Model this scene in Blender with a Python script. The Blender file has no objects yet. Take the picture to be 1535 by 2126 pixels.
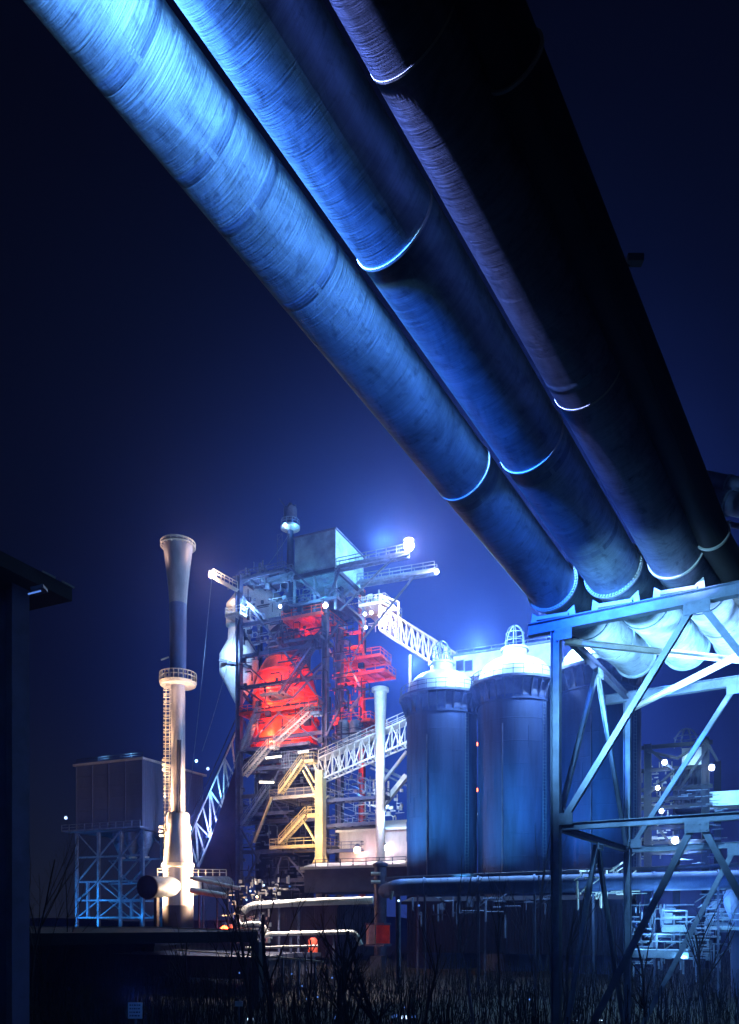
import bpy, math, random
from mathutils import Vector as V, Matrix
random.seed(7)
sc = bpy.context.scene
col = sc.collection
PI = math.pi
F = 1600.0; CX = 767.5; HY = 1910.0; H = 6.0          # focal length in photo pixels, horizon row, eye height
def at(px, py, Y):                                     # a point of the place from its direction and distance
    return V(((px-CX)/F*Y, Y, H + (HY-py)/F*Y))
U = V((.91, -.41, 0)).normalized(); W = V((.41, .91, 0)).normalized()   # the plant's street grid
O0 = V(((600-CX)/F*135, 135, 0))
def pl(px, py, b=0, O=O0):                             # point on the plane through O along U, pushed b metres along W
    m = (px-CX)/F
    a = (m*(O.y+b*W.y)-O.x-b*W.x)/(U.x-m*U.y)
    p = O + U*a + W*b
    return V((p.x, p.y, H+(HY-py)/F*p.y))
def plz(px, z, b=0, O=O0):
    p = pl(px, 0, b, O); p.z = z; return p
def zof(px, py, b=0, O=O0): return pl(px, py, b, O).z

# ------------------------------------------------------------------ mesh helpers
class MB:
    def __init__(s): s.v = []; s.f = []; s.sm = []
    def add(s, vs, fs, smooth=False):
        n = len(s.v); s.v += [tuple(q) for q in vs]
        for f in fs: s.f.append(tuple(i+n for i in f)); s.sm.append(smooth)
        return s
    def box(s, c, hx, hy, hz, ax=V((1,0,0)), ay=V((0,1,0)), az=V((0,0,1))):
        vs = [c+ax*(i*hx)+ay*(j*hy)+az*(k*hz) for k in (-1,1) for j in (-1,1) for i in (-1,1)]
        return s.add(vs, [(0,2,3,1),(4,5,7,6),(0,1,5,4),(2,6,7,3),(0,4,6,2),(1,3,7,5)])
    def gbox(s, c, a, b, h):                          # box on the plant grid, centre c, half sizes
        return s.box(V(c), a, b, h, U, W, V((0,0,1)))
    def frame(s, a, b, up=V((0,0,1))):
        d = (b-a).normalized()
        if abs(d.dot(up)) > .98: up = U
        x = d.cross(up).normalized(); return d, x, x.cross(d).normalized()
    def beam(s, a, b, w, h=None, up=V((0,0,1))):
        a = V(a); b = V(b); h = h or w
        d, x, y = s.frame(a, b, up)
        return s.box((a+b)/2, w/2, (b-a).length/2, h/2, x, d, y)
    def ibeam(s, a, b, w, h, t=.03, up=V((0,0,1))):   # H section: two flanges, one web
        a = V(a); b = V(b); d, x, y = s.frame(a, b, up); L = (b-a).length/2; c = (a+b)/2
        s.box(c+y*(h/2-t/2), w/2, L, t/2, x, d, y); s.box(c-y*(h/2-t/2), w/2, L, t/2, x, d, y)
        return s.box(c, t/2, L-.002, h/2-t, x, d, y)
    def tube(s, a, b, r0, r1=None, n=10, cap=True):
        a = V(a); b = V(b); r1 = r0 if r1 is None else r1
        d, x, y = s.frame(a, b); vs = []
        for c, r in ((a, r0), (b, r1)):
            for i in range(n):
                t = 2*PI*i/n; vs.append(c+x*(r*math.cos(t))+y*(r*math.sin(t)))
        s.add(vs, [(i, (i+1)%n, n+(i+1)%n, n+i) for i in range(n)], True)
        if cap: s.add(vs, [tuple(range(n))[::-1], tuple(range(n, 2*n))])
        return s
    def path(s, pts, r, n=8):
        pts = [V(p) for p in pts]; rs = r if isinstance(r, (list, tuple)) else [r]*len(pts)
        vs = []; ref = None
        for i, p in enumerate(pts):
            d = (pts[min(i+1, len(pts)-1)]-pts[max(i-1, 0)]).normalized()
            if ref is None: ref = d.orthogonal().normalized()
            x = (ref-d*ref.dot(d)); x = x.normalized() if x.length > 1e-4 else d.orthogonal().normalized()
            ref = x; y = d.cross(x)
            for k in range(n):
                t = 2*PI*k/n; vs.append(p+x*(rs[i]*math.cos(t))+y*(rs[i]*math.sin(t)))
        fs = [(i*n+k, i*n+(k+1)%n, (i+1)*n+(k+1)%n, (i+1)*n+k) for i in range(len(pts)-1) for k in range(n)]
        s.add(vs, fs, True)
        m = len(pts)-1
        return s.add([vs[k] for k in range(n)]+[vs[m*n+k] for k in range(n)], [tuple(range(n))[::-1], tuple(range(n, 2*n))])
    def lathe(s, c, prof, n=32, flat=False):          # prof: (radius, z)
        c = V(c); vs = []
        for r, z in prof:
            for i in range(n):
                t = 2*PI*i/n; vs.append(c+V((r*math.cos(t), r*math.sin(t), z)))
        fs = [(j*n+i, j*n+(i+1)%n, (j+1)*n+(i+1)%n, (j+1)*n+i) for j in range(len(prof)-1) for i in range(n)]
        return s.add(vs, fs, not flat)
    def rail(s, pts, h=1.1, r=.035, step=1.6):        # handrail with posts and two rails
        pts = [V(p) for p in pts]; z = V((0,0,1))
        for a, b in zip(pts, pts[1:]):
            for hh in (h, h*.55): s.beam(a+z*hh, b+z*hh, 2*r)
            n = max(1, int((b-a).length/step))
            for i in range(n+1):
                p = a.lerp(b, i/n); s.beam(p, p+z*h, 2*r)
        return s
    def truss(s, a0, b0, a1, b1, n, w, dw=None):      # planar lattice between chord a0-b0 and chord a1-b1
        s.beam(a0, b0, w); s.beam(a1, b1, w); dw = dw or w*.7
        for i in range(n):
            p, q = a0.lerp(b0, i/n), a1.lerp(b1, i/n); p2, q2 = a0.lerp(b0, (i+1)/n), a1.lerp(b1, (i+1)/n)
            s.beam(p, q, dw)
            s.beam(*((p, q2) if i % 2 else (q, p2)), dw)
        return s.beam(b0, b1, dw)
    def build(s, name, mat, parent=None, auto=True):
        me = bpy.data.meshes.new(name)
        loc = V((0,0,0))
        if parent is not None:
            q = parent
            while q is not None: loc = loc + V(q.location); q = q.parent
        elif s.v:
            xs = [p[0] for p in s.v]; ys = [p[1] for p in s.v]
            loc = V(((min(xs)+max(xs))/2, (min(ys)+max(ys))/2, min(p[2] for p in s.v)))
        me.from_pydata([tuple(V(p)-loc) for p in s.v], [], s.f)
        me.polygons.foreach_set('use_smooth', s.sm)
        me.materials.append(mat); me.update(); me.set_sharp_from_angle(angle=math.radians(38))
        o = bpy.data.objects.new(name, me); col.objects.link(o)
        if parent is None: o.location = loc
        else: o.parent = parent
        return o
def thing(name, label, cat, loc, group=None):
    o = bpy.data.objects.new(name, None); o.empty_display_size = .5; col.objects.link(o)
    o.location = V(loc); o['label'] = label; o['category'] = cat
    if group: o['group'] = group
    return o
def tag(o, label, cat, group=None):
    o['label'] = label; o['category'] = cat
    if group: o['group'] = group
    return o
def kind(o, k): o['kind'] = k; return o
def copy_tree(o, loc, label=None):
    c = o.copy(); col.objects.link(c); c.location = V(loc)
    if label: c['label'] = label
    for ch in [x for x in bpy.data.objects if x.parent == o]:
        d = ch.copy(); col.objects.link(d); d.parent = c
        for g in [x for x in bpy.data.objects if x.parent == ch]:
            e = g.copy(); col.objects.link(e); e.parent = d
    return c

# ------------------------------------------------------------------ materials
def mat(name, base, rough=.6, metal=0., var=.25, scale=1.5, bump=.15, streak=None, dark=None, coords='Object', bscale=None):
    m = bpy.data.materials.new(name); m.use_nodes = True; nt = m.node_tree; N = nt.nodes; L = nt.links
    b = N['Principled BSDF']; b.inputs['Roughness'].default_value = rough; b.inputs['Metallic'].default_value = metal
    tc = N.new('ShaderNodeTexCoord'); mp = N.new('ShaderNodeMapping'); L.new(tc.outputs[coords], mp.inputs[0])
    if streak: mp.inputs['Scale'].default_value = streak
    nz = N.new('ShaderNodeTexNoise'); nz.inputs['Scale'].default_value = scale; nz.inputs['Detail'].default_value = 8; nz.inputs['Roughness'].default_value = .65
    L.new(mp.outputs[0], nz.inputs[0])
    cr = N.new('ShaderNodeValToRGB'); L.new(nz.outputs[0], cr.inputs[0])
    dk = dark or tuple(c*(1-var) for c in base); lt = tuple(min(1, c*(1+var)) for c in base)
    cr.color_ramp.elements[0].position = .35; cr.color_ramp.elements[0].color = (*dk, 1)
    cr.color_ramp.elements[1].position = .65; cr.color_ramp.elements[1].color = (*lt, 1)
    L.new(cr.outputs[0], b.inputs['Base Color'])
    if bump:
        n2 = N.new('ShaderNodeTexNoise'); n2.inputs['Scale'].default_value = bscale or scale*4; n2.inputs['Detail'].default_value = 6
        L.new(mp.outputs[0], n2.inputs[0])
        bp = N.new('ShaderNodeBump'); bp.inputs['Strength'].default_value = bump; bp.inputs['Distance'].default_value = .05
        L.new(n2.outputs[0], bp.inputs['Height']); L.new(bp.outputs[0], b.inputs['Normal'])
    return m
def corrug(name, base, freq, axis='X', rough=.55, metal=.2, depth=.05, var=.3):
    m = mat(name, base, rough, metal, var, .35, 0, streak=(1,1,.25)); nt = m.node_tree; N = nt.nodes; L = nt.links
    tc = N['Texture Coordinate']; wv = N.new('ShaderNodeTexWave'); wv.wave_type = 'BANDS'; wv.bands_direction = axis
    wv.inputs['Scale'].default_value = freq; L.new(tc.outputs['Object'], wv.inputs[0])
    bp = N.new('ShaderNodeBump'); bp.inputs['Strength'].default_value = .8; bp.inputs['Distance'].default_value = depth
    L.new(wv.outputs[0], bp.inputs['Height']); L.new(bp.outputs[0], N['Principled BSDF'].inputs['Normal'])
    return m
def glow(name, c, s):
    m = bpy.data.materials.new(name); m.use_nodes = True; N = m.node_tree.nodes; N.clear()
    e = N.new('ShaderNodeEmission'); o = N.new('ShaderNodeOutputMaterial'); e.inputs[0].default_value = (*c, 1); e.inputs[1].default_value = s
    m.node_tree.links.new(e.outputs[0], o.inputs[0]); return m
def pipe_mat(name, seed, base=(.33,.45,.54)):  # base carries a blue tint standing in for the blue lighting
    """spiral-wound sheet cladding: fine hoops round the axis (local Z), stains, a long seam"""
    m = bpy.data.materials.new(name); m.use_nodes = True; nt = m.node_tree; N = nt.nodes; L = nt.links
    b = N['Principled BSDF']; b.inputs['Roughness'].default_value = .52; b.inputs['Metallic'].default_value = .35
    tc = N.new('ShaderNodeTexCoord')
    def noise(sc3, scale, det=7, dist=0, w=0):
        mp = N.new('ShaderNodeMapping'); mp.inputs['Scale'].default_value = sc3; mp.inputs['Location'].default_value = (seed*3.1, seed*1.7, seed*5.3+w)
        mp.inputs['Rotation'].default_value = (.05, .03, 0)
        n = N.new('ShaderNodeTexNoise'); n.inputs['Scale'].default_value = scale; n.inputs['Detail'].default_value = det
        n.inputs['Roughness'].default_value = .6; n.inputs['Distortion'].default_value = dist
        L.new(tc.outputs['Object'], mp.inputs[0]); L.new(mp.outputs[0], n.inputs[0]); return n
    def ramp(src, p0, c0, p1, c1):
        r = N.new('ShaderNodeValToRGB'); e = r.color_ramp.elements
        e[0].position = p0; e[0].color = (*c0, 1); e[1].position = p1; e[1].color = (*c1, 1); L.new(src, r.inputs[0]); return r.outputs[0]
    def mix(a, c, f, mode='MULTIPLY'):
        x = N.new('ShaderNodeMix'); x.data_type = 'RGBA'; x.blend_type = mode
        x.inputs[0].default_value = f; L.new(a, x.inputs[6]); L.new(c, x.inputs[7]); return x.outputs[2]
    hoop = noise((.45,.45,9), 1.1, 9, .25)            # brushed hoops
    hoop2 = noise((.9,.9,26), 1.3, 5, .1, 9)
    stain = noise((1,1,.6), .9, 9, 1.2, 4)
    blot = noise((1,1,1), 3.2, 6, .4, 13)
    c = ramp(stain.outputs[0], .32, tuple(x*.62 for x in base), .62, tuple(min(1, x*1.25) for x in base))
    c = mix(c, ramp(hoop.outputs[0], .34, (.45,.47,.5), .6, (1,1,1)), .42)
    c = mix(c, ramp(hoop2.outputs[0], .36, (.6,.6,.62), .55, (1,1,1)), .3)
    c = mix(c, ramp(blot.outputs[0], .28, (.35,.35,.38), .46, (1,1,1)), .75)
    L.new(c, b.inputs['Base Color'])
    ad = N.new('ShaderNodeMath'); ad.operation = 'ADD'; L.new(hoop.outputs[0], ad.inputs[0]); L.new(hoop2.outputs[0], ad.inputs[1])
    bp = N.new('ShaderNodeBump'); bp.inputs['Strength'].default_value = .14; bp.inputs['Distance'].default_value = .03
    L.new(ad.outputs[0], bp.inputs['Height']); L.new(bp.outputs[0], b.inputs['Normal'])
    return m
M = dict(  # steel, grey and stove bases tinted with the blue of the lighting
    steel=mat('blue_tinted_steel', (.18,.25,.38), .5, .3, .3, 1.2, .1),
    dark=mat('sooty_steel', (.03,.036,.07), .6, .3, .4, .8, .15),
    grey=mat('grey_steel', (.085,.10,.19), .55, .3, .35, .8, .1),
    pale=mat('pale_paint', (.62,.62,.6), .5, .05, .2, .7, .1),
    stair=mat('galvanised', (.42,.40,.40), .45, .3, .2, 1.5, .05),
    yellow=mat('yellow_paint', (.55,.45,.24), .5, .05, .2, .8, .05),
    red=mat('red_lit_paint', (.7,.09,.04), .5, .05, .4, .35, .2, dark=(.3,.025,.015)),  # red paint with the red lighting partly put into its colour
    stove=mat('stove_plate', (.036,.068,.2), .72, .1, .35, .5, .12, streak=(1.6,1.6,.18), bscale=1.2),
    dome=mat('dome_plate', (.5,.55,.62), .45, .2, .2, .5, .08),
    chim=mat('chimney_plate', (.32,.33,.44), .5, .15, .25, .7, .1, streak=(1,1,.3)),
    chimband=mat('chimney_blue_band', (.12,.16,.42), .5, .1, .2, .7, .1, streak=(1,1,.3)),
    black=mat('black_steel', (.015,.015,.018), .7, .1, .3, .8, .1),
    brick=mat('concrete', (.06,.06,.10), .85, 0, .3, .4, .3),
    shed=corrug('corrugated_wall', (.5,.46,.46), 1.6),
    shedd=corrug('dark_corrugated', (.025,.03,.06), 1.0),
    house=corrug('bunker_sheet', (.12,.15,.25), 1.2, var=.15),
    roof=mat('roof_sheet', (.55,.55,.55), .55, .1, .15, .4, .1),
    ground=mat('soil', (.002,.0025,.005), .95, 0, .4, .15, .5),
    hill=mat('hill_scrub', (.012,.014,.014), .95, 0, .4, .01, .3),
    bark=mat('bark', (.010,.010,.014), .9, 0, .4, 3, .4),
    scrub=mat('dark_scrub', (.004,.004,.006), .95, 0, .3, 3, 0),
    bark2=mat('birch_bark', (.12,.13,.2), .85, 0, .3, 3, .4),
    sign=mat('sign_sheet', (.35,.4,.5), .5, .1, .1, 2, 0),
    ink=mat('sign_ink', (.02,.03,.08), .6, 0, .1, 2, 0),
)
G = dict(
    white=glow('lamp_white', (.85,.93,1), 30), warm=glow('lamp_warm', (1,.62,.34), 25),
    cyan=glow('lamp_cyan', (.35,.8,1), 12), red=glow('lamp_red', (1,.1,.03), 22), dim=glow('lamp_dim', (.45,.65,1), 3),
    tube=glow('tube_light', (1,.9,.7), 6), green=glow('lamp_green', (.2,.9,.75), .5), blue=glow('window_blue', (.12,.3,1), .8), winw=glow('window_pale', (.4,.65,1), 1.6),
)
def light(name, loc, c, power, radius=.15, spot=None, aim=None, blend=1.):
    if spot is None:                                  # unseen lamps narrowed to spots, keeping spill and haze glow off the view
        if name in ('frame_fill_light', 'red_fill_light', 'bridge_light', 'stack_flood'): spot, aim, blend = 150, V(loc)+W, .35
        elif name == 'hall_flood': spot, aim, blend = 150, V(loc)+W-V((0,0,1.2)), .35
        elif name == 'pipe_light': spot, aim, blend = 130, V(loc)-V((0,0,1)), .5
        elif name == 'chimney_flood': spot, aim, blend = 120, V((cx, YC-.2, V(loc).z+.8)), .6
        elif name in ('bunker_wash', 'main_flood', 'tower_light', 'skip_light'): spot, aim, blend = 150, V(loc)+W+V((0,0,.2)), .4
    d = bpy.data.lights.new(name, 'SPOT' if spot else 'POINT'); d.energy = power*(1 if name == 'pipe_flood_fill' else PW); d.color = c if c[0] > c[2] or name == 'pipe_flood_fill' else (c[0]*.4, c[1]*.66, c[2]); d.shadow_soft_size = radius
    o = bpy.data.objects.new(name, d); col.objects.link(o); o.location = V(loc)
    if spot:
        d.spot_size = math.radians(spot); d.spot_blend = blend
        o.rotation_euler = (V(aim)-V(loc)).to_track_quat('-Z', 'Y').to_euler()
    return o
PW = .25
COL = dict(white=(.72,.85,1), warm=(1,.55,.3), red=(1,.06,.02), cyan=(.22,.62,1), blue=(.03,.13,1), lav=(.42,.42,1), gold=(1,.72,.3), pink=(1,.4,.5))

# ------------------------------------------------------------------ camera
cam = bpy.data.cameras.new('camera'); co = bpy.data.objects.new('camera', cam); col.objects.link(co)
co.location = (0, 0, H); co.rotation_euler = (PI/2, 0, 0)
cam.sensor_fit = 'VERTICAL'; cam.sensor_height = 36; cam.sensor_width = 26
cam.lens = F/2126*36; cam.shift_y = (HY-1063)/2126; cam.clip_end = 5000; cam.clip_start = .1
sc.camera = co

# ------------------------------------------------------------------ night sky: dark zenith, blue city glow towards the plant
w = bpy.data.worlds.new('World'); sc.world = w; w.use_nodes = True; N = w.node_tree.nodes; L = w.node_tree.links
bg = N['Background']
tc = N.new('ShaderNodeTexCoord'); sp = N.new('ShaderNodeSeparateXYZ'); L.new(tc.outputs['Generated'], sp.inputs[0])
dt = N.new('ShaderNodeVectorMath'); dt.operation = 'DOT_PRODUCT'; L.new(tc.outputs['Generated'], dt.inputs[0])
dt.inputs[1].default_value = V((.10, 1, .25)).normalized()
def wramp(src, els):
    ra = N.new('ShaderNodeValToRGB'); L.new(src, ra.inputs[0]); cr = ra.color_ramp; cr.interpolation = 'B_SPLINE'
    cr.elements[0].position, cr.elements[0].color = els[0][0], (*els[0][1], 1)
    cr.elements[1].position, cr.elements[1].color = els[-1][0], (*els[-1][1], 1)
    for p, c in els[1:-1]: e = cr.elements.new(p); e.color = (*c, 1)
    return ra.outputs[0]
g1 = wramp(dt.outputs['Value'], [(0., (.0004,.0005,.002)), (.78, (.0006,.0007,.003)), (.86, (.0005,.0008,.005)), (.91, (.0006,.0012,.012)), (.95, (.0034,.010,.080)), (.98, (.011,.038,.27)), (1., (.018,.065,.42))])
g2 = wramp(sp.outputs['Z'], [(0., (.011,.014,.020)), (.1, (.007,.010,.015)), (.3, (.0006,.001,.002)), (1., (0,0,0))])
mx = N.new('ShaderNodeMix'); mx.data_type = 'RGBA'; mx.blend_type = 'ADD'; mx.inputs[0].default_value = 1
L.new(g1, mx.inputs[6]); L.new(g2, mx.inputs[7]); L.new(mx.outputs[2], bg.inputs[0]); bg.inputs[1].default_value = 1.
sc.view_settings.view_transform = 'Standard'; sc.view_settings.look = 'None'; sc.view_settings.exposure = 0; sc.view_settings.gamma = 1

# ------------------------------------------------------------------ ground, hills, haze
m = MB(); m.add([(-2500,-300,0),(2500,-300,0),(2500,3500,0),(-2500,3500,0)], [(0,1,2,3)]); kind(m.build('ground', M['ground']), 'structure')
m = MB(); n = 60; vs = []
for j, (yy, k) in enumerate(((560,0),(620,1),(700,.9),(800,0))):
    for i in range(n+1):
        x = -700+1400*i/n; vs.append((x, yy+10*math.sin(i), k*(7+2.5*math.sin(i*.5)+1.2*math.sin(i*1.7))))
m.add(vs, [(j*(n+1)+i, j*(n+1)+i+1, (j+1)*(n+1)+i+1, (j+1)*(n+1)+i) for j in range(3) for i in range(n)], True)
kind(m.build('hills', M['hill']), 'structure')
HAZE = 0.0014
if HAZE:
    m = MB(); m.box(V((0, 90, 46)), 260, 130, 47.5); hz = m.build('haze', M['ground'])
    hm = bpy.data.materials.new('night_haze'); hm.use_nodes = True; hn = hm.node_tree.nodes; hn.clear()
    pv = hn.new('ShaderNodeVolumePrincipled'); ho = hn.new('ShaderNodeOutputMaterial'); hm.node_tree.links.new(pv.outputs[0], ho.inputs[1])
    pv.inputs['Color'].default_value = (.20,.30,.95,1); pv.inputs['Density'].default_value = HAZE; pv.inputs['Anisotropy'].default_value = .86
    hz.data.materials[0] = hm; kind(hz, 'stuff')

# ------------------------------------------------------------------ overhead pipes
VPd = V(((1962-CX)/F, 1, (HY-2263)/F)).normalized()
Rr = VPd.cross(V((0,0,1))).normalized(); Ru = Rr.cross(VPd).normalized()
EYE = V((0,0,H)); HP = 16.0; T1 = 23.15
def pp(r, u, t): return EYE + Rr*r + Ru*u + VPd*t
def t_of(px, py, D):
    v = V(((px-CX)/F, 1, (HY-py)/F)); return D*v.dot(VPd)/math.hypot(v.dot(Rr), v.dot(Ru))
Q = VPd.to_track_quat('Z', 'Y')
BAND = pipe_mat('band_skin', 9, (.21,.30,.42))
def overhead_pipe(ang, R, label, mt, rings, t0=-13., seams=(), bolts=True, du=0):
    r = -HP*math.tan(math.radians(-ang)); base = pp(r, HP+du, t0); rot = Q.to_matrix()
    hd = V((VPd.x, VPd.y, 0)).normalized()
    th = thing('overhead_pipe', label, 'pipe', base, 'large pipes carried overhead on the trestle')
    Lg = T1-t0; n = 64
    # local Z along the pipe; kink to the horizontal on the trestle
    rad = R; me = MB(); prof = []; z = 0.
    while z < Lg: prof.append(z); z += .5
    prof.append(Lg)
    vs = []
    for z in prof:
        rr = rad
        for i in range(n): a = 2*PI*i/n; vs.append(V((rr*math.cos(a), rr*math.sin(a), z)))
    inv = rot.inverted(); hl = inv @ hd; up = inv @ V((0,0,1)); sx = hl.cross(up).normalized()
    nr = len(prof)
    for s_, rr in ((1.2,R),(3.4,R),(3.4,R*1.06),(3.5,R*1.06),(3.5,R),(6.2,R),(6.2,R*1.06),(6.3,R*1.06),(6.3,R),(9.0,R),(9.0,R*1.12),(9.15,R*1.12),(9.15,R*.9),(9.2,R*.2)):
        for i in range(n):
            a = 2*PI*i/n
            x0, y0 = math.cos(a), math.sin(a)
            # match ring orientation: express local x,y in the horizontal frame
            ex = V((1,0,0)); ex = (ex-hl*ex.dot(hl)).normalized(); ey = hl.cross(ex)
            vs.append(V((0,0,Lg))+hl*s_+ex*(rr*x0)+ey*(rr*y0))
        nr += 1
    me.add(vs, [(j*n+i, j*n+(i+1)%n, (j+1)*n+(i+1)%n, (j+1)*n+i) for j in range(nr-1) for i in range(n)], True)
    def put(mb, name, mt_):
        o = mb.build(name, mt_); o.location = (0,0,0)
        return o
    def local(mb, name, mt_):
        msh = bpy.data.meshes.new(name); msh.from_pydata(mb.v, [], mb.f); msh.polygons.foreach_set('use_smooth', mb.sm)
        msh.materials.append(mt_); msh.set_sharp_from_angle(angle=math.radians(38)); o = bpy.data.objects.new(name, msh); col.objects.link(o); o.parent = th
        o.rotation_mode = 'QUATERNION'; o.rotation_quaternion = Q; return o
    local(me, 'pipe_shell', mt)
    for t, hgt, wd, bl in rings:
        z = t-t0; rg = MB(); c = V((0,0,0)); ri = R*.995; ro = R+hgt
        rg.lathe(c, [(ri, z-wd/2), (ro, z-wd/2), (ro, z+wd/2), (ri, z+wd/2)], n, True)
        if bl:
            k = 56
            for i in range(k):
                a = 2*PI*i/k; p = V(((R+hgt*.55)*math.cos(a), (R+hgt*.55)*math.sin(a), z-wd/2-.035))
                rg.box(p, .028, .028, .04, V((math.cos(a), math.sin(a), 0)), V((-math.sin(a), math.cos(a), 0)))
        local(rg, 'flange', M['pale'])
    for t in seams:                                   # broad slightly raised strap bands
        z = t-t0; rg = MB(); rg.lathe(V((0,0,0)), [(R*.998, z-.16), (R+.0015, z-.07), (R+.002, z), (R+.0015, z+.07), (R*.998, z+.16)], n, False)
        local(rg, 'strap_band', BAND)
    # longitudinal lap strip
    st = MB(); a = -PI/2 + (.35 if ang < -30 else .1)
    dv = inv @ (Rr*math.sin(math.radians(ang*-.0+32))*1 - Ru*math.cos(math.radians(32)))
    st.box(V((dv.x, dv.y, 0))*(R+.0)+V((0,0,Lg/2)), .004, .05, Lg/2-.05, V((dv.x, dv.y, 0)).normalized(), V((-dv.y, dv.x, 0)).normalized(), V((0,0,1)))
    local(st, 'lap_strip', mt)
    return th, r
PA, rA = overhead_pipe(-34.65, .83, 'large leftmost overhead pipe, brightest cyan over its upper half', pipe_mat('pipe_skin_left', 1),
    [(t_of(975,1000,19), .025, .05, False), (T1, .1, .09, True)], seams=[t_of(290,110,18.5), t_of(470,290,18.5), t_of(560,400,18.5), t_of(690,560,18.6), t_of(1010,1030,18.6)])
PB, rB = overhead_pipe(-29.1, .89, 'second overhead pipe from the left with two bright ring flanges', pipe_mat('pipe_skin_second', 2, (.32,.44,.54)),
    [(t_of(810,530,17.7), .028, .05, False), (t_of(1098,965,17.7), .028, .05, False), (T1, .1, .09, True)], seams=[t_of(1110,990,17.7), t_of(1240,1130,17.7)])
PC, rC = overhead_pipe(-23.3, .84, 'third overhead pipe, dark with a thin lavender-lit left edge', pipe_mat('pipe_skin_third', 3, (.26,.30,.42)),
    [(t_of(830,152,16.8), .006, .04, False), (t_of(1195,850,16.8), .01, .05, False), (T1, .05, .08, False)], seams=[t_of(1185,800,16.8)])
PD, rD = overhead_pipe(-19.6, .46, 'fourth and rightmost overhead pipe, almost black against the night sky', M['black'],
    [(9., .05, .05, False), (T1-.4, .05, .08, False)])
g = thing('junction_box', 'small dark box fixed beyond the rightmost pipe against the sky', 'box', at(1310,545,21))
b_ = MB(); b_.box(at(1318,540,21.5), .22, .12, .1); b_.build('housing', M['black'], g); b_ = MB(); b_.tube(at(1305,552,21.5), at(1280,600,21.5), .05); b_.build('bracket', M['black'], g)
# dark side pipes joining from the right
for (ya, yb, Y, rr, lab) in ((1000,1018,30,.28,'upper thin dark side pipe at the right edge of the view'), (1040,1062,30,.42,'thicker dark side pipe just below the thin one at the right edge'), (1085,1105,29,.1,'lowest faint handrail pipe at the right edge')):
    g = thing('side_pipe', lab, 'pipe', at(1470, ya, Y), 'dark side pipes at the right edge')
    b_ = MB(); b_.path([at(1452,ya-10,Y+.5), at(1495,ya,Y), at(1700,yb+20,Y-3)], rr, 20); b_.build('pipe_shell', M['grey'], g)
    b_ = MB(); b_.tube(at(1512,ya+5,Y-.3), at(1516,ya+5.4,Y-.35), rr+.06, n=20); b_.build('collar', M['steel'], g)
# raking cyan floodlight and added blue and lavender spots, out of frame, and the trestle floodlight
light('pipe_flood_fill', pp(rA+1.0, HP-1.95, -8), (.24,.58,1), 520000, .35, 20, pp(rA+1.1, HP+.85, 5))
light('pipe_flood_fill', pp(rA+.95, HP-1.6, -8.5), (.015,.14,1), 150000, .25, 14, pp(rA+.6, HP-.3, 18))  # added deep-blue fill for the dim far lengths
light('pipe_flood_fill', pp(rB-1.1, HP-1.6, -8), (.02,.15,1), 260000, .3, 9, pp(rB-.2, HP-.5, 16))  # added blue fill meant for the second pipe
light('pipe_flood_fill', pp(rC-.95, HP-.85, -8), (.30,.38,1), 300000, .04, 5, pp(rC+.1, HP-.3, 15))  # added narrow spot for the third pipe's lavender edge
light('pipe_flood_fill', pp(rC-.95, HP-.6, -8), (.16,.28,1), 420000, .04, 3.2, pp(rC-.2, HP-.3, 24))  # further added spot, carrying that edge along to the trestle

# ------------------------------------------------------------------ trestle carrying the pipes
pu = (pp(rC, 0, 0)-pp(rA, 0, 0)).normalized()         # along the front beam
A0 = pp(rA, HP, T1)
ZT = A0.z-.83-.35
bd = (at(1535,1215,24)-at(1098,1300,27)); fu = V((1.0,-.60,0)).normalized()
P0 = at(1155,1310,27.0); P0.z = ZT
fw = V((.53,.85,0)).normalized()
tr = thing('pipe_trestle', 'tall steel trestle of posts and crossed braces carrying the overhead pipes', 'trestle', V((P0.x, P0.y, 0)))
def tp(s, b, z): q = P0+fu*s+fw*b; q.z = z; return q
SP = 9.2; DB = 10.2; ZM = H+3.25
for s in (0, SP):
    for b in (0, DB):
        MB().ibeam(tp(s,b,.0), tp(s,b,ZT-.46), .31, .30, .025, fu).build('post', M['steel'], tr)
for b in (0, DB):
    MB().ibeam(tp(-1.0,b,ZT-.23), tp(SP+1.,b,ZT-.23), .32, .42, .03).build('crossbeam', M['steel'], tr)
    MB().ibeam(tp(.22,b,ZM), tp(SP-.22,b,ZM), .24, .25, .022).build('crossbeam', M['steel'], tr)
    for z0, z1 in ((ZM+.2, ZT-.5), (.3, ZM-.2)):
        for s0, s1 in ((.25, SP/2-.12), (SP-.25, SP/2+.12)):
            MB().ibeam(tp(s0,b,z0), tp(s1,b,z1), .2, .19, .02, fw).build('brace', M['steel'], tr)
for s in (0, SP):
    MB().ibeam(tp(s,.22,ZT-.23), tp(s,DB-.22,ZT-.23), .22, .28, .022).build('side_beam', M['grey'], tr)
    MB().ibeam(tp(s,.22,ZM), tp(s,DB-.22,ZM), .22, .24, .022).build('side_beam', M['grey'], tr)
    for z0, z1 in ((ZM+.2, ZT-.5), (.3, ZM-.2)):
        for b0, b1 in ((.25, DB/2-.1), (DB-.25, DB/2+.1)):
            MB().ibeam(tp(s,b0,z0), tp(s,b1,z1), .18, .17, .018, fu).build('brace', M['steel'], tr)
MB().ibeam(tp(.2,.4,ZT-.7), tp(SP-.2,DB-.4,ZT-.7), .18, .2, .02).build('brace', M['pale'], tr)
MB().ibeam(tp(SP-.2,.4,ZT-.95), tp(.2,DB-.4,ZT-.95), .18, .2, .02).build('brace', M['pale'], tr)
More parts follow.
